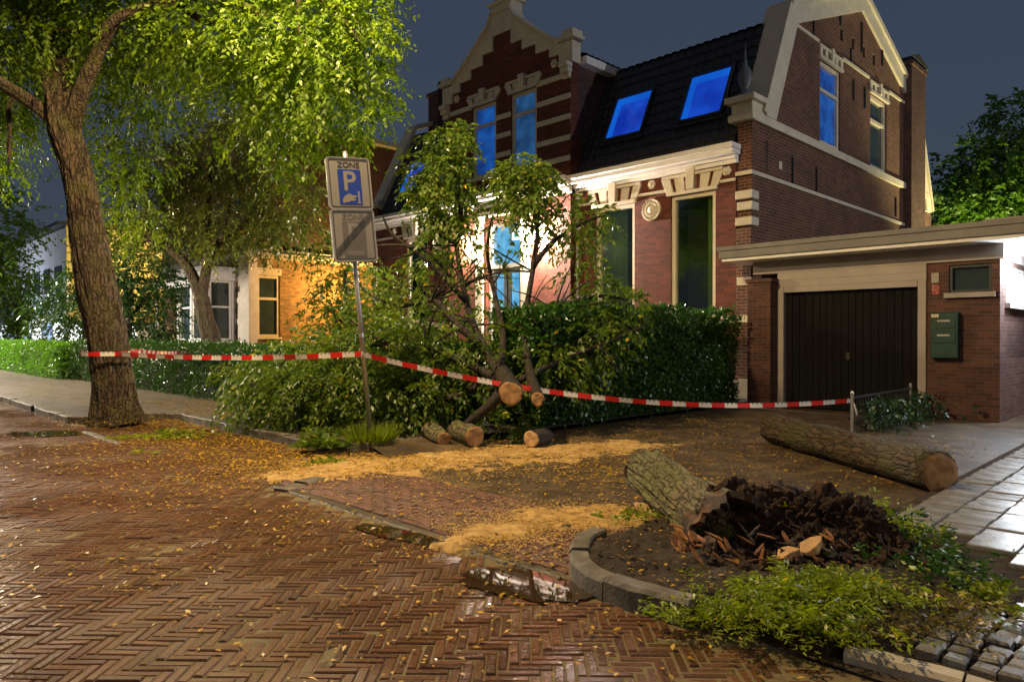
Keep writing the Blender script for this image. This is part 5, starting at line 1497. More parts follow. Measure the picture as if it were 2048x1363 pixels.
# ================================================================== UPROOTED STUMP
sb_ = Vector((1.5, 5.0, .1))
sp = empty('uprooted_stump', sb_, 0, 'uprooted mossy tree stump with torn rotten roots on the kerb island', 'stump')
mb = MB()
e0 = Vector((1.235, 6.45, .27)); e1 = Vector((1.46, 4.86, .17))
bark_tube(mb, [e0, e0.lerp(e1, .25), e0.lerp(e1, .5), e0.lerp(e1, .75), e1], [.215, .215, .215, .225, .26], 140, 26, .030, 6.5, 2.2, True, .8)
mb.build('bark', M_barkmoss, sp, smooth=True, origin=sb_, fix=False)
cutface(sp, e0 + (e0 - e1).normalized() * .004, e0 - e1, .21, M_ring, sb_, seed=55)
def blob(mb, c, r, seed, sub=3, amp=.35, freq=3.0, squash=(1, 1, 1)):
    bm = bmesh.new(); bmesh.ops.create_icosphere(bm, subdivisions=sub, radius=1)
    for v in bm.verts:
        n = mnoise.fractal(v.co * freq * .6 + Vector((seed, seed, seed)), .8, 2, 5)
        k = 1 + amp * n
        v.co = Vector((v.co.x * r * squash[0] * k + c[0], v.co.y * r * squash[1] * k + c[1], v.co.z * r * squash[2] * k + c[2]))
    bm.verts.ensure_lookup_table()
    mb.add([v.co.copy() for v in bm.verts], [[v.index for v in f.verts] for f in bm.faces]); bm.free()
mb = MB()
for (x, y, z, r, s) in ((1.72, 4.95, .16, .22, 1), (1.92, 4.95, .18, .22, 3), (2.12, 4.9, .17, .21, 5), (2.3, 4.8, .13, .2, 9), (2.42, 4.66, .06, .17, 12), (1.58, 5.05, .2, .2, 15), (2.0, 4.7, .08, .17, 21), (2.2, 4.62, .06, .15, 24), (1.75, 4.6, .02, .15, 27), (1.45, 4.52, .0, .13, 31)):
    z += .07 if z > .1 else .02
    blob(mb, (x, y, z), r, s, 5, .5, 3.2, (1, .8, .95))
    blob(mb, (x + .05, y - .06, z), r * .9, s + 50, 5, .34, 6.5, (1, .8, .9))
M_rootsoil = surf('root_soil', (.055, .027, .015), .95, .6, 9, 1.0, col2=(.16, .075, .03), bscale=70, dist=.04)
mb.build('root_ball', M_rootsoil, sp, smooth=False, origin=sb_, fix=False)
random.seed(4)
# torn open base of the trunk: a jagged hollow rim round a dark cavity
ax = (e1 - e0).normalized(); sx = ax.cross(Vector((0, 0, 1))).normalized(); sz = sx.cross(ax)
mb = MB(); nr = 64; vs = []
for ring, (dl, rr) in enumerate(((-.1, .25), (.05, .27), (.15, .30), (.16, .26), (.02, .21), (-.14, .14))):
    for k in range(nr):
        a = 2 * PI * k / nr
        jag = .09 * mnoise.noise(Vector((math.cos(a) * 3, math.sin(a) * 3, 7))) + .05 * mnoise.noise(Vector((math.cos(a) * 9, math.sin(a) * 9, 3)))
        rj = rr * (1 + .18 * mnoise.noise(Vector((math.cos(a) * 2.5, math.sin(a) * 2.5, 11 + ring * .2))))
        p = e1 + ax * (dl + (jag * 1.6 if ring in (2, 3) else jag * .5)) + (sx * math.cos(a) + sz * math.sin(a)) * rj
        vs.append((p.x, p.y, max(p.z, .03)))
mb.add(vs, [(r_ * nr + k, r_ * nr + (k + 1) % nr, (r_ + 1) * nr + (k + 1) % nr, (r_ + 1) * nr + k) for r_ in range(5) for k in range(nr)])
mb.build('torn_base', surf('torn_wood_shaded', (.035, .02, .012), .85, .5, 6, .9, col2=(.22, .10, .035), dist=.03), sp, origin=sb_, fix=False)  # near-black base colour stands in for shade on the rim; orange is rotten wood
for (p, rad) in (
    ([(1.62, 5.0, .38), (1.8, 4.92, .44), (2.0, 4.95, .40), (2.2, 5.0, .33), (2.35, 4.9, .15)], [.07, .06, .045, .03, .015]),
    ([(1.6, 4.85, .08), (1.75, 4.55, .14), (1.95, 4.46, .15), (2.1, 4.5, .08)], [.06, .055, .045, .02]),
    ([(1.35, 4.85, .10), (1.28, 4.62, .15), (1.27, 4.5, .19), (1.24, 4.45, .11)], [.06, .05, .04, .015]),
    ([(1.7, 4.75, .1), (2.0, 4.62, .2), (2.3, 4.6, .17), (2.55, 4.6, .1)], [.045, .04, .03, .015]),
    ([(1.95, 5.0, .25), (2.15, 4.9, .36), (2.28, 4.85, .38), (2.4, 4.8, .3), (2.46, 4.75, .1)], [.04, .032, .024, .018, .01]),
    ([(2.0, 4.95, .25), (2.25, 4.95, .34), (2.42, 4.85, .25), (2.5, 4.8, .08)], [.04, .03, .022, .012])):
    mb = MB(); bark_tube(mb, p, rad, 14, 5, .018, 4, p[0][0] * 9, True, 5); mb.build('root', M_root, sp, smooth=False, origin=sb_, fix=False)
mb = MB()
for i in range(90):
    x = random.uniform(1.7, 2.45); y = random.uniform(4.55, 5.0); z = random.uniform(.08, .32); q = Vector((x, y, z))
    pts = [q]
    for k in range(4): q = q + Vector((random.uniform(-.09, .09), random.uniform(-.09, .05), random.uniform(-.09, .05))); pts.append(q)
    mb.tube(pts, [.005, .005, .004, .003, .002], 4)
o = mb.build('fine_roots', M_root, sp, origin=sb_, fix=False); tag(o, kind='stuff')
def shard(mb, c, L, W, T_, az, el, rnd):
    d = Vector((math.cos(az) * math.cos(el), math.sin(az) * math.cos(el), math.sin(el))); s = d.cross(Vector((0, 0, 1))).normalized(); u = s.cross(d)
    c = Vector(c); pts = []
    for t, w in ((-.5, .5), (-.2, 1.0), (.25, .85), (.5, .3)):
        for a, b in ((-1, -1), (1, -1), (1, 1), (-1, 1)):
            pts.append(c + d * L * (t + rnd.uniform(-.06, .06)) + s * W * .5 * w * a * rnd.uniform(.7, 1.2) + u * T_ * .5 * b * w * rnd.uniform(.6, 1.2))
    fs = [(3, 2, 1, 0), (12, 13, 14, 15)]
    for i in range(3):
        for k in range(4): fs.append((i * 4 + k, i * 4 + (k + 1) % 4, (i + 1) * 4 + (k + 1) % 4, (i + 1) * 4 + k))
    mb.add(pts, fs)
rnd = random.Random(3)
for i in range(26):
    a = rnd.uniform(0, 1); px = 1350 + 110 * rnd.random() ** 1.2; py = 1050 + 75 * rnd.random()
    z = max(.1, .34 - (py - 1050) / 75 * .2 - abs(px - 1410) / 60 * .08)
    mb = MB(); shard(mb, tuple(G(px, py, z)), rnd.uniform(.05, .15), rnd.uniform(.015, .045), .014, rnd.uniform(1.6, 2.8), rnd.uniform(.1, 1.0), rnd)
    mb.build('rotten_splinter', M_rot, sp, origin=sb_)
for i in range(22):
    px = 1470 + 260 * rnd.random(); py = 1060 + 70 * rnd.random(); z = .12 + .22 * (1 - (py - 1060) / 70) * rnd.uniform(.6, 1)
    mb = MB(); shard(mb, tuple(G(px, py, z)), rnd.uniform(.06, .2), rnd.uniform(.012, .03), .012, rnd.uniform(0, 3.1), rnd.uniform(-.3, .9), rnd)
    mb.build('rotten_splinter', M_rot if i % 3 else M_root, sp, origin=sb_)
mb = MB()
for i in range(260):
    x = 1.25 + 1.6 * rnd.random(); y = 4.25 + .95 * rnd.random(); z = max(bedz(x, y), .03) + rnd.uniform(-.005, .03)
    blob(mb, (x, y, z), rnd.uniform(.012, .045), i, 1, .5, 3, (1, 1, .8))
o = mb.build('soil_clods', M_rootsoil, sp, origin=sb_, fix=False); tag(o, kind='stuff')
# loose pieces of split wood
def chunk(px, py, z, L, W, T_, az, el, label, mat=M_chip):
    mb = MB(); c = G(px, py, z); shard(mb, (0, 0, 0), L, W, T_, az, el, rnd)
    o = mb.build('wood_chunk', mat, None, bevel=.004); o.location = c
    lo_ = min(v[2] for v in mb.v)
    tag(o, label, 'wood piece', 'split wood pieces round the stump')
    return o
chunk(1290, 1018, .07, .24, .10, .05, 2.35, .35, 'pale split wood slab lying left of the stump trunk')
chunk(1580, 1108, .16, .17, .12, .07, .4, .25, 'blunt pale wood block in front of the root ball')
chunk(1625, 1090, .24, .17, .10, .05, .6, .5, 'pale torn wood piece resting on the root ball')
chunk(1268, 1022, .04, .16, .05, .03, .4, .1, 'dark bark strip next to the pale slab left of the stump', M_barkdark)
chunk(1135, 1052, .03, .09, .06, .03, .9, .1, 'small dark wood bit on the sawdust streak', M_barkdark)

# ================================================================== WEEDS AND GRASS
def weed(name, clumps, mat, label, cat, base, dens=300, L=.09, W=.03, k=9, length=.3, droop=.5, lift=.7, group=None, seed=0):
    rng = np.random.default_rng(seed + 70)
    Vs, Ts = [], []
    for (c, rx, ry, n) in clumps:
        O = np.stack([c[0] + rng.normal(0, rx * .5, n), c[1] + rng.normal(0, ry * .5, n), np.full(n, c[2])], 1)
        D = rng.normal(0, .5, (n, 3)) * np.array([1, 1, .3]) + np.array([0, 0, lift])
        V, t = sprays(O, D, k, length, droop, L, W, rng); Vs.append(V); Ts.append(t)
    V = np.concatenate(Vs); V[:, :, 2] = np.maximum(V[:, :, 2], base[2] + .004)
    o = quads_object(name, V, np.concatenate(Ts), mat, None, base)
    o.location = base
    return tag(o, label, cat, group, kind='stuff' if cat == 'weeds' else None)
wb = G(1620, 1215, .1)
weed('weed_patch', [(G(1570, 1200, .1), .35, .16, 60), (G(1640, 1205, .1), .4, .18, 90), (G(1700, 1190, .1), .3, .18, 50), (G(1620, 1245, .1), .3, .1, 40), (G(1510, 1225, .1), .2, .08, 20), (G(1560, 1265, .05), .35, .08, 34), (G(1660, 1285, .05), .35, .08, 30), (G(1460, 1250, .04), .2, .05, 16)], M_leafweed, 'bright green feathery weeds in front of the uprooted stump', 'weeds', wb, L=.042, W=.014, k=26, length=.3, droop=.6)
weed('weed_patch', [(G(1400, 1235, .08), .3, .06, 26), (G(1370, 1245, .05), .2, .05, 14), (G(1460, 1240, .08), .2, .06, 16)], M_leafweed, 'low yellowish weeds growing over the island kerb', 'weeds', G(1400, 1235, .05), L=.032, W=.012, k=14, length=.15, seed=2)
weed('fern_tuft', [(Vector((2.35, 5.0, .2)), .4, .2, 60), (Vector((2.5, 4.8, .12)), .25, .2, 34), (Vector((2.15, 5.1, .22)), .2, .1, 16)], M_leafweed, 'bright fern tuft growing on top of the root ball', 'weeds', Vector((2.4, 5.0, .1)), L=.045, W=.013, k=26, length=.32, droop=.4, seed=3)
weed('weed_patch', [(G(1800, 1090, .1), .35, .2, 40), (G(1850, 1130, .1), .35, .15, 40), (G(1890, 1165, .1), .25, .12, 20), (G(1790, 1050, .1), .2, .15, 20)], M_leafhedge, 'dark green weeds spreading behind the root ball to the slabs', 'weeds', G(1850, 1120, .1), L=.045, W=.015, k=18, length=.26, seed=4)
weed('weed_patch', [(G(1960, 1190, .08), .12, .08, 16), (G(1985, 1215, .08), .1, .06, 8)], M_leafweed, 'small lit weed beside the wet slabs at right edge', 'weeds', G(1960, 1190, .08), L=.06, W=.025, k=9, length=.2, seed=5)
weed('weed_patch', [(G(1300, 1040, .1), .5, .12, 36), (G(1380, 1010, .1), .2, .12, 14)], M_leafweed, 'sparse weeds under the raised side of the stump trunk', 'weeds', G(1310, 1040, .1), L=.05, W=.018, k=9, length=.16, seed=6)
weed('weed_patch', [(G(1190, 1088, .02), .06, .04, 10)], M_leafweed, 'tiny weed sprouting at the rounded island kerb end', 'weeds', G(1190, 1088, .02), L=.045, W=.018, k=7, length=.1, seed=7)
weed('weed_patch', [(G(1880, 1225, .1), .5, .25, 50), (G(1800, 1275, .08), .4, .15, 30), (G(1840, 1250, .1), .4, .2, 30)], leafmat('dry_weed', (.09, .07, .02), (.22, .17, .05), (.6, .4, .05)), 'dry brownish weeds on the dirt beside the cobbles', 'weeds', G(1950, 1250, .1), L=.04, W=.012, k=10, length=.12, seed=8)
def grass(name, c, r, n, h, label, seed=0):
    rng = np.random.default_rng(seed + 5)
    a = rng.uniform(0, 2 * PI, n); rr = r * np.sqrt(rng.uniform(0, 1, n)) * .5
    P = np.stack([c.x + rr * np.cos(a), c.y + rr * np.sin(a), np.full(n, c.z)], 1)
    D = np.stack([np.cos(a) * rng.uniform(.1, .9, n), np.sin(a) * rng.uniform(.1, .9, n), np.full(n, 1.0)], 1) + rng.normal(0, .2, (n, 3))
    L = h * rng.uniform(.5, 1.2, n)
    V = leaf_quads(P, D, rng.normal(0, 1, (n, 3)), L, np.full(n, .014))
    o = quads_object(name, V, rng.uniform(0, .9, n), M_leafweed, None, c); o.location = c
    return tag(o, label, 'grass')
grass('grass_tuft', G(742, 884, .105), .55, 900, .26, 'grass tuft round the foot of the sign pole', 1)
weed('weed_patch', [(G(638, 890, .11), .26, .16, 66)], M_leafbrush, 'leafy twig hanging over the kerb left of the sign pole', 'branch', G(630, 885, .11), L=.12, W=.05, k=9, length=.28, lift=.4, seed=10)
weed('fallen_twig', [(G(648, 928, .01), .22, .1, 26)], M_leafweed, 'small green leafy twig on the bricks below the kerb', 'branch', G(648, 928, .01), L=.09, W=.04, k=7, length=.16, lift=.3, seed=11)
weed('fallen_twig', [(G(330, 872, .01), .6, .22, 70)], M_leafweed, 'loose leafy branch lying in the parking bay by the street tree', 'branch', G(330, 872, .01), L=.1, W=.04, k=9, length=.3, lift=.2, seed=12)
weed('fallen_twig', [(G(290, 905, .01), .3, .06, 8), ], M_leafweed, 'tiny green sprig on the bricks of the bay', 'branch', G(290, 905, .01), L=.07, W=.03, k=7, length=.16, lift=.1, seed=13)
# ================================================================== SIGN
sbse = G(742, 883, .105)
sign = empty('parking_sign', sbse, 0, 'leaning parking zone sign with two stacked panels on a grey pole', 'sign')
sign.rotation_euler = (0, math.radians(-5.1), 0)
mb = MB(); mb.tube([(0, 0, -.02), (0, 0, 3.86)], .032, 14); mb.build('pole', M_galv, sign, smooth=True)
mb = MB(); mb.lathe([(.036, 0), (.036, .05)], (0, 0, 1.40), 12); mb.lathe([(.034, 0), (.03, .02)], (0, 0, 3.86), 12); mb.build_parts('pole_collar', M_galv, sign)
yaw = math.radians(31)
cy_, sy_ = math.cos(yaw), math.sin(yaw)
def SM(p, q, d): return (p * cy_ + (d + .04) * sy_, p * sy_ - (d + .04) * cy_, q)
def rrect(p0, p1, q0, q1, r, n=5):
    out = []
    for (cx_, cz_, a0) in ((p1 - r, q0 + r, -PI / 2), (p1 - r, q1 - r, 0), (p0 + r, q1 - r, PI / 2), (p0 + r, q0 + r, PI)):
        for k in range(n + 1):
            a = a0 + PI / 2 * k / n; out.append((cx_ + r * math.cos(a), cz_ + r * math.sin(a)))
    return out
M_sgnw = surf('sign_white', (.19, .175, .16), .5, .06, 3, 0); M_sgnk = surf('sign_border', (.035, .033, .032), .5, .1, 5, 0); M_sgnb = surf('sign_blue', (.008, .03, .24), .45, .1, 5, 0); M_sgng = surf('sign_grey', (.10, .09, .085), .5, .1, 5, 0)
def text_part(txt, size, p, q, d, mat, parent, name='lettering', bold=0.0, sx=1.0):
    cu = bpy.data.curves.new(name, 'FONT'); cu.body = txt; cu.size = size; cu.align_x = 'CENTER'; cu.extrude = 0.0; cu.offset = bold
    to = bpy.data.objects.new(name, cu); COL.objects.link(to)
    dg = bpy.context.evaluated_depsgraph_get(); dg.update()
    me = bpy.data.meshes.new_from_object(to.evaluated_get(dg))
    bpy.data.objects.remove(to); bpy.data.curves.remove(cu)
    for v in me.vertices: v.co = Vector(SM(p + v.co.x * sx, q + v.co.y, d))
    me.materials.clear()
    return link(name, me, mat, parent)
def panel(z0, z1, kind):
    w = .29
    mb = MB(); mb.plate(rrect(-w, w, z0, z1, .04), [], 0, .035, SM); pn = mb.build('sign_panel', M_sgnw, sign)
    mb = MB(); mb.plate(rrect(-w - .008, w + .008, z0 - .008, z1 + .008, .045), [rrect(-w + .004, w - .004, z0 + .004, z1 - .004, .038)], -.012, .039, SM); mb.build('edge_channel', M_galv, pn)
    mb = MB(); mb.plate(rrect(-w + .02, w - .02, z0 + .02, z1 - .02, .03), [rrect(-w + .032, w - .032, z0 + .032, z1 - .032, .022)], .036, .038, SM); mb.build('border', M_sgnk, pn)
    text_part('ZONE', .105, 0, z1 - .125, .0385, M_sgnk if kind else M_sgng, pn, bold=.002, sx=1.05)
    b0, b1 = z0 + .055, z1 - .15
    mb = MB(); mb.plate(rrect(-.155, .155, b0, b1, .012), [], .036, .0385, SM); mb.build('panel_field', M_sgnb if kind else M_sgng, pn)
    text_part('P', .36, -.005, b1 - .275, .0395, M_sgnw, pn, bold=.006)
    if kind:
        # hand holding a coin at a meter
        hand = [(-.115, .03), (-.10, .015), (-.06, .03), (-.03, .03), (.0, .05), (.05, .05), (.075, .07), (.03, .085), (.085, .10), (.08, .12), (.02, .125), (-.02, .145), (-.07, .12), (-.11, .075)]
        mb = MB(); mb.plate([(a, b0 + z) for a, z in hand], [], .0386, .040, SM); mb.plate(rect(.10, .125, b0 + .03, b0 + .18), [], .0386, .040, SM); mb.plate(rect(.085, .14, b0 + .015, b0 + .029), [], .0386, .040, SM); mb.build('hand_symbol', M_sgnw, pn)
    else:
        for k in range(4):
            s = -.045 + .03 * k
            mb = MB(); mb.plate([(-w + .035, z0 + .035 + s + .05), (-w + .035, z0 + .035 + s + .068), (w - .035, z1 - .06 + s + .02), (w - .035, z1 - .06 + s + .002)], [], .040, .0415, SM); mb.build('stripe', M_sgnk, pn)
        for q in (b0 + .03, b0 + .055):
            mb = MB(); mb.plate(rect(-.11, .11, q, q + .013), [], .0386, .0395, SM); mb.build('text_line', M_sgnw, pn)
panel(3.105, 3.775, 1); panel(2.415, 3.085, 0)
for z in (2.55, 2.95, 3.25, 3.6):
    mb = MB(); mb.plate(rect(-.06, .06, z, z + .03), [], -.075, -.001, SM); mb.build('clamp', M_galv, sign)

# ================================================================== BARRIER TAPE
M_tr = surf('tape_red', (.62, .02, .015), .35, .08, 5, 0); M_tw = surf('tape_white', (.75, .70, .66), .35, .05, 5, 0); M_tk = surf('tape_print', (.34, .31, .3), .5, .1, 5, 0)
def tape_strand(root, pts, w=.072, period=.42, name='tape_strand', phase=0.0, twist=0.15, up=None):
    pts = [Vector(p) for p in pts]
    d = [0]
    for i in range(1, len(pts)): d.append(d[-1] + (pts[i] - pts[i - 1]).length)
    tot = d[-1]; step = period / 12; n = int(tot / step)
    def at(s):
        for i in range(1, len(pts)):
            if s <= d[i] or i == len(pts) - 1:
                t = (s - d[i - 1]) / (d[i] - d[i - 1]); return pts[i - 1].lerp(pts[i], min(t, 1))
    mb = MB(); vs = []
    for i in range(n + 1):
        s = tot * i / n; p = at(s); t = (at(min(s + .01, tot)) - at(max(s - .01, 0))).normalized()
        side = Vector((0, 0, 1)); hz = t.cross(side).normalized()
        a = twist * math.sin(s * 1.9 + phase) + twist * .6 * math.sin(s * 5.1 + 1)
        u = (side * math.cos(a) + hz * math.sin(a)) * w / 2
        vs += [p - u, p + u * .35, p + u]
    mb.v = [tuple(v) for v in vs]
    for i in range(n):
        red = int((tot * i / n + phase) / (period / 2)) % 2 == 0
        mb.f.append((3 * i, 3 * i + 3, 3 * i + 4, 3 * i + 1)); mb.mi.append(0 if red else 1)
        mb.f.append((3 * i + 1, 3 * i + 4, 3 * i + 5, 3 * i + 2)); mb.mi.append(0 if red else (2 if i % 2 else 1))
    return mb.build(name, [M_tr, M_tw, M_tk], root, fix=False, origin=root.location)
zt = PX(185, 706, YT)
ttp = Vector((PX(223, 706, YT).x, YT, zt.z))
tp = empty('barrier_tape', (ttp.x, ttp.y, 1.2), 0, 'red and white barrier tape from street tree past sign pole to iron railing', 'tape')
rt = .445
ring = [ttp + Vector((rt * math.cos(a), rt * math.sin(a), .02 * math.sin(a) + .015)) for a in np.linspace(-.4, 2 * PI - .4, 40)]
tape_strand(tp, ring, name='tape_wrap', twist=0.0)
pole_pt = Vector((PX(723, 707, sbse.y).x, sbse.y - .036, PX(723, 707, sbse.y).z))
def sag(a, b, s, n=30): return [a.lerp(b, i / n) - Vector((0, 0, s * 4 * (i / n) * (1 - i / n))) for i in range(n + 1)]
st0 = ttp + Vector((rt * math.cos(-.9), rt * math.sin(-.9), 0))
tape_strand(tp, sag(st0, pole_pt, .06), phase=.1)
fence_pt = SF(4.15, 11.62, .60)
fence_pt = PX(1706, 800, 11.1)
tape_strand(tp, sag(pole_pt, fence_pt, .31, 40), phase=.3)
mb = MB()
tape_strand(tp, [fence_pt + Vector((0, -.0, .0)), fence_pt + Vector((.02, -.02, -.1)), fence_pt + Vector((.07, 0, -.22))], name='tape_tail', phase=.2)
tp2 = empty('barrier_tape', (ttp.x, ttp.y, 1.2), 0, 'red and white barrier tape running back from street tree to garden tree', 'tape')
gpt = PX(420, 688, YG - .35)
tape_strand(tp2, sag(ttp + Vector((rt * math.cos(.5), rt * math.sin(.5), .03)), gpt, .12), phase=.05)
tape_strand(tp2, [Vector((gb.x + .36 * math.cos(a), gb.y + .36 * math.sin(a), gpt.z + .02)) for a in np.linspace(-PI + .3, .5, 16)], name='tape_wrap', twist=0)

# ================================================================== IRON RAILING WITH IVY
fo = SF(4.15, 11.6, .02)
fe = empty('iron_railing', fo, ROT, 'low black iron railing overgrown with ivy in front of the garage', 'railing')
ln = 2.9; hh = .55
for z in (hh - .03, .12):
    mb = MB(); mb.box(-.015, .015, 0, ln, z, z + .03); mb.build('rail', M_iron, fe)
for k in range(int(ln / .13)):
    mb = MB(); mb.tube([(0, .08 + k * .13, .02), (0, .08 + k * .13, hh - .03)], .008, 6); mb.build('bar', M_iron, fe)
for y in (0, ln):
    mb = MB(); mb.tube([(0, y, 0), (0, y, hh + .04)], .024, 10); mb.lathe([(.03, 0), (.03, .02), (.01, .05)], (0, y, hh + .04), 10); mb.build('post', M_galv, fe)
rng = np.random.default_rng(77)
n = 230
uu = 4.08 - np.abs(rng.normal(0, .25, n)); vv = 11.75 + rng.uniform(0, 2.9, n); zz = rng.uniform(.05, .52, n)
O = np.stack([-uu * AX.x + vv * BX.x, -uu * AX.y + vv * BX.y, zz], 1)
V, t = sprays(O, rng.normal(0, 1, (n, 3)) + np.array([0, 0, .2]), 8, .22, .8, .07, .05, rng)
V[:, :, 2] = np.maximum(V[:, :, 2], .03)
o = quads_object('ivy_bush', V, t, M_leafivy, None, fo); o.location = fo
tag(o, 'dark ivy growing over the low iron railing', 'plant')

# ================================================================== LEAVES AND SAWDUST
def scatter_leaves():
    rng = np.random.default_rng(5)
    P = []
    def reg(n, f):
        for _ in range(n):
            q = f()
            if q is not None: P.append(q)
    def uvz(u, v, z): q = SF(u, v, z); return (q.x, q.y, q.z)
    def dr():
        if rng.random() < .75: return abs(rng.normal(0, .55))
        return rng.uniform(0, 1.5)
    reg(5200, lambda: uvz(rng.uniform(6.9, 13.6), 4.70 - min(1.5, dr()), .011))
    reg(2600, lambda: uvz(rng.uniform(6.7, 11.5), 3.9 - abs(rng.normal(0, .9)), .011))
    def road():
        y = 2.6 + 9 * rng.random() ** 1.5; x = rng.uniform(-.78, .6) * y
        u, v = uv_of(Vector((x, y, 0)))
        if v > 3.15 or rng.random() > .35 + .65 * max(0, min(1, (v + .5) / 3.5)): return None
        if rng.random() > max(.12, min(1, (y - 2.6) / 3.5)): return None
        if fbm(x, y, .8, 4, 2.0) + .4 * fbm(x, y, 4, 2, 1.0) < rng.uniform(-.5, .35): return None
        return (x, y, .012)
    reg(11000, road)
    reg(1600, lambda: uvz(rng.uniform(10.5, 16.5), rng.uniform(4.95, 6.2), .112))
    reg(250, lambda: uvz(rng.uniform(7.9, 10), rng.uniform(5.0, 6.6), .112))
    reg(700, lambda: (tb.x + rng.normal(0, .8), tb.y + rng.normal(0, .5) - .2, .112))
    def cluster(c, rx, ry, n, z=.032):
        reg(n, lambda: (c.x + rng.normal(0, rx), c.y + rng.normal(0, ry), z))
    cluster(G(1180, 945), .5, .55, 520, .02); cluster(G(1000, 960), .7, .3, 160, .02); cluster(G(1350, 930), .4, .8, 150, .02); cluster(G(800, 1010), .6, .5, 260, .034)
    cluster(G(1000, 1120), .35, .15, 140, .034); cluster(G(1090, 1090), .4, .2, 160, .03)
    def dv():
        u = rng.uniform(2.2, 7.5); v = rng.uniform(4.6, 12); return uvz(u, v, .02)
    reg(4500, dv)
    reg(1500, lambda: uvz(rng.uniform(6.4, 8.2), rng.uniform(3.6, 5.4), .034))
    def bd():
        x = rng.uniform(.5, 3.4); y = rng.uniform(3.2, 6.2)
        z = bedz(x, y)
        return (x, y, z + .008) if z > .03 else None
    reg(420, bd)
    reg(160, lambda: uvz(rng.uniform(-1.5, 1.4), rng.uniform(3.6, 6), .095))
    reg(120, lambda: uvz(rng.uniform(-1, 2), rng.uniform(6, 11), .068))
    P = np.array(P); n = len(P)
    a = rng.uniform(0, 2 * PI, n)
    D = np.stack([np.cos(a), np.sin(a), rng.normal(0, .12, n)], 1); NN = np.stack([rng.normal(0, .16, n), rng.normal(0, .16, n), np.ones(n)], 1)
    sz = rng.uniform(.35, 1.2, n)
    P[:, 2] += rng.uniform(0, .006, n) + .003
    V = leaf_quads(P, D, NN, .044 * sz, .023 * sz)
    low = V[:, :, 2].min(axis=1); V[:, :, 2] += np.maximum(0, P[:, 2] - .004 - low)[:, None]
    o = quads_object('fallen_leaves', V, rng.uniform(0, 1, n) ** .8, M_fallen)
    tag(o, 'yellow fallen leaves scattered over street and driveway', 'leaves', kind='stuff')
scatter_leaves()
def streak(name, pts, ws, hgt, seed, label):
    pts2 = [Vector((p.x, p.y)) for p in pts]
    W = max(ws) + .4
    x0 = min(p.x for p in pts2) - W; x1 = max(p.x for p in pts2) + W; y0 = min(p.y for p in pts2) - W; y1 = max(p.y for p in pts2) + W
    def zf(x, y):
        p = Vector((x, y)); best = -9
        for i in range(len(pts2) - 1):
            a, b = pts2[i], pts2[i + 1]; d = b - a; t = max(0, min(1, (p - a).dot(d) / d.dot(d)))
            w = ws[i] * (1 - t) + ws[i + 1] * t
            best = max(best, 1 - (p - a - d * t).length / w)
        s = best * 1.0 - .18 + .8 * fbm(x, y, 2.2, 6, seed) + .7 * fbm(x, y, 9, 4, seed + 2)
        u, v = uv_of(p)
        g = .026 if v < 4.75 else .013
        return g + max(-.045, min(.8, s) * hgt) + .006 * fbm(x, y, 22, 3, seed) if s > -.6 else -.05
    return height_patch(name, x0, x1, y0, y1, .045, zf, M_sawdust, kind='stuff', label=label, cat='sawdust')
S1 = [G(905, 1092), G(1000, 1068), G(1100, 1045), G(1200, 1035), G(1265, 1040)]
S2 = [G(640, 950), G(760, 932), G(880, 918), G(1000, 912), G(1120, 903), G(1250, 893)]
streak('sawdust', S1, [.12, .26, .32, .34, .2], .030, 3.0, 'fresh yellow sawdust streak beside the kerb island')
streak('sawdust', S2, [.4, .65, .75, .75, .65, .5], .026, 9.0, 'fresh yellow sawdust spread in front of the cut logs')
rng = np.random.default_rng(8)
P = []
for S, w, n in ((S1, .2, 9000), (S2, .33, 14000), (S1, .45, 9000), (S2, .75, 16000)):
    for _ in range(n):
        i = rng.integers(0, len(S) - 1); p = S[i].lerp(S[i + 1], float(rng.random()))
        x, y = p.x + rng.normal(0, w), p.y + rng.normal(0, w * .7)
        u, v = uv_of(Vector((x, y, 0)))
        if v < 3.4: continue
        P.append((x, y, (.034 if v < 4.75 else .022)))
P = np.array(P); n = len(P); a = rng.uniform(0, 2 * PI, n)
V = leaf_quads(P + np.stack([np.zeros(n), np.zeros(n), rng.uniform(0, .01, n)], 1), np.stack([np.cos(a), np.sin(a), rng.normal(0, .2, n)], 1), np.stack([rng.normal(0, .3, n), rng.normal(0, .3, n), np.ones(n)], 1), rng.uniform(.008, .026, n), rng.uniform(.005, .012, n))
o = quads_object('wood_shavings', V, rng.uniform(0, .9, n), leafmat('shaving', (.38, .22, .06), (.68, .46, .16), None, .05, .8))
tag(o, 'pale wood shavings dusted round the sawdust streaks', 'sawdust', kind='stuff')

rng = np.random.default_rng(18)
P = []
for _ in range(1500):
    x, y = rng.uniform(.4, 3.2), rng.uniform(3.4, 6.4); z = bedz(x, y)
    P.append((x, y, z + .006) if z > .03 else (x, y, .02 if uv_of(Vector((x, y, 0)))[1] > 4.7 else -1))
for _ in range(1500):
    q = SF(rng.uniform(2.5, 7.4), rng.uniform(4.7, 11), .018); P.append((q.x, q.y, q.z))
P = np.array([p for p in P if p[2] > 0]); n = len(P); a = rng.uniform(0, 2 * PI, n)
V = leaf_quads(P + np.stack([np.zeros(n), np.zeros(n), rng.uniform(0, .008, n)], 1), np.stack([np.cos(a), np.sin(a), rng.normal(0, .25, n)], 1), np.stack([rng.normal(0, .4, n), rng.normal(0, .4, n), np.ones(n)], 1), rng.uniform(.012, .06, n), rng.uniform(.006, .02, n))
o = quads_object('bark_litter', V, rng.uniform(0, .9, n) ** 2, leafmat('bark_bit', (.03, .018, .01), (.32, .16, .05), None, .02, .8))
tag(o, 'brown bark crumbs and twigs littered over the bed and driveway', 'litter', kind='stuff')

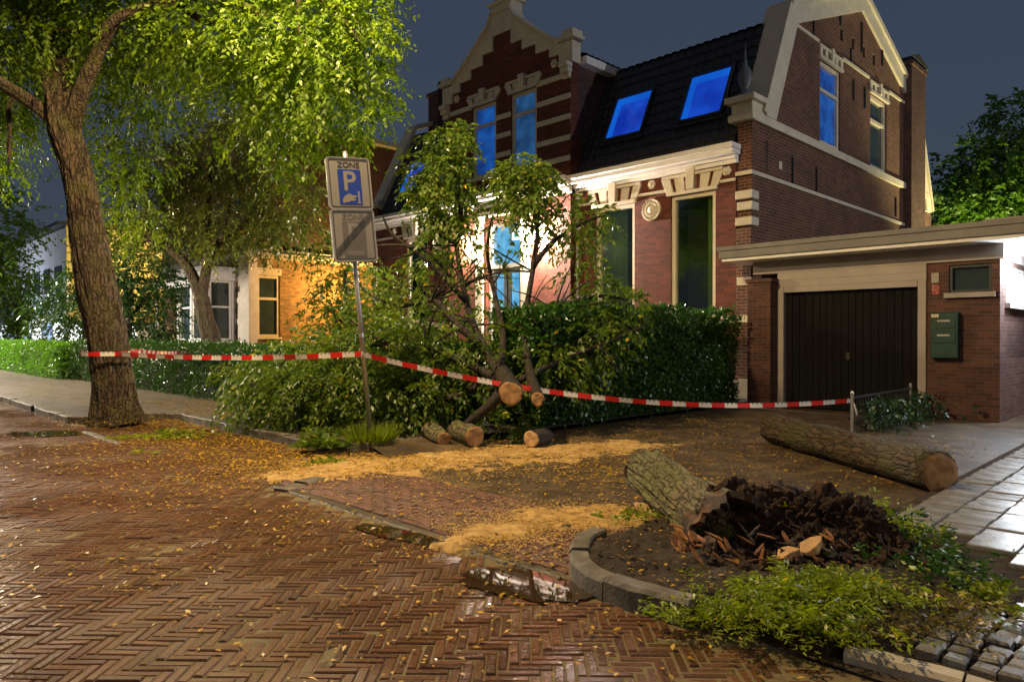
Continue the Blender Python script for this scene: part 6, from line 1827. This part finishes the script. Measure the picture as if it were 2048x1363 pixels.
# ================================================================== STREET LAMPS AND ADDED FILL LAMPS (outside the frame)
def street_lamp(base, head, label, power, color, size=.25, cone=None):
    base, head = Vector(base), Vector(head)
    r = empty('street_lamp', base, 0, label, 'street lamp', 'street lamps')
    top = Vector((base.x, base.y, head.z + .15))
    mb = MB(); mb.tube([base, Vector((base.x, base.y, 1.2)), Vector((base.x, base.y, 1.25)), top], [.08, .08, .055, .045], 12); mb.build('post', M_galv, r, origin=base, smooth=True)
    d = (head - top); d.z = 0; L = max(d.length, .3); d.normalize()
    mb = MB(); mb.tube([top - Vector((0, 0, .1)), top + Vector((0, 0, .1)) + d * L * .3, head + Vector((0, 0, .16))], .03, 8); mb.build('arm', M_galv, r, origin=base, smooth=True)
    mb = MB(); mb.lathe([(.02, .18), (.12, .15), (.26, .04), (.27, .0), (.25, .0)], head, 18); mb.build('lamp_hood', M_lead, r, origin=base, smooth=True)
    mb = MB(); mb.lathe([(.03, -.10), (.14, -.07), (.2, -.01)], head, 18); mb.build('lamp_glass', emit('lampglass' + label[:12], color, 25, color), r, origin=base, smooth=True)
    Lt = bpy.data.lights.new('street_lamp_light', 'SPOT' if cone else 'POINT'); Lt.energy = power
    if cone: Lt.spot_size = math.radians(cone); Lt.spot_blend = .12; Lt.color = color; Lt.shadow_soft_size = size
    lo = bpy.data.objects.new('street_lamp_light', Lt); COL.objects.link(lo); lo.parent = r; lo.location = head - base - Vector((0, 0, .25))
street_lamp(SF(8.0, -3.7), Vector((-3.1, 7.8, 7.8)), 'warm street lamp with long arm over the parking bay, above the photo', 3900, WARM, cone=172)
street_lamp(SF(24, -3.7), Vector((-16.0, 17.6, 6.6)), 'warm white street lamp further along the street, left of the photo', 5000, (1, .80, .50), cone=172)
street_lamp(SF(-12, -3.8), Vector((8.3, -7.5, 7.0)), 'warm street lamp down the street behind the photographer', 800, WARM, cone=170)  # added fill from behind the camera; no such lamp is known
street_lamp(SF(-9.5, 10.5), Vector((18.0, 6.5, 7.0)), 'warm street lamp of the side street, right of the photo', 2500, (1, .66, .36))  # added to brighten the house side wall; no lamp known there
street_lamp(SF(38, -3.7), Vector((-26.0, 27.6, 6.6)), 'white street lamp at the far end of the street, left of the photo', 12000, (1, .92, .78), cone=170)
gsb = Vector((18.2, 24.6, 0.0))
gs_ = empty('garden_spotlight', gsb, 0, 'ground spotlight under the yard trees hidden behind the garage', 'lamp')
mb = MB(); mb.lathe([(.12, 0), (.12, .03), (.04, .05), (.04, .14), (.10, .16), (.13, .30), (.12, .30)], (0, 0, 0), 14); mb.build('spot_housing', M_iron, gs_, smooth=True)
mb = MB(); mb.lathe([(.11, .285), (.10, .30)], (0, 0, 0), 14); mb.build('spot_lens', emit('spot_lens', (1, .9, .5), 15, (1, .9, .5)), gs_)
Lt = bpy.data.lights.new('garden_spot_light', 'SPOT'); Lt.energy = 8000; Lt.color = (1, .88, .42); Lt.shadow_soft_size = .1; Lt.spot_size = math.radians(130); Lt.spot_blend = .4
lo = bpy.data.objects.new('garden_spot_light', Lt); COL.objects.link(lo); lo.parent = gs_; lo.location = (0, 0, .36)
lo.rotation_euler = Vector((.1, .12, 1)).to_track_quat('-Z', 'Y').to_euler()
el = empty('eaves_lamp', GO, ROT, 'cold white lamp under the garage eaves at the right, outside the photo', 'wall lamp')
mb = MB(); mb.box(4.62, 4.80, .7, 1.1, 3.04, 3.13); mb.build('lamp_housing', M_white, el, bevel=.01)
mb = MB(); mb.box(4.64, 4.78, .72, 1.08, 3.0, 3.038); mb.build('lamp_diffuser', emit('cold_diffuser', COLD, 30, COLD), el)
L = bpy.data.lights.new('eaves_light', 'POINT'); L.energy = 300; L.color = COLD; L.shadow_soft_size = .15
lo = bpy.data.objects.new('eaves_light', L); COL.objects.link(lo); lo.parent = el; lo.location = (4.95, .6, 2.8)
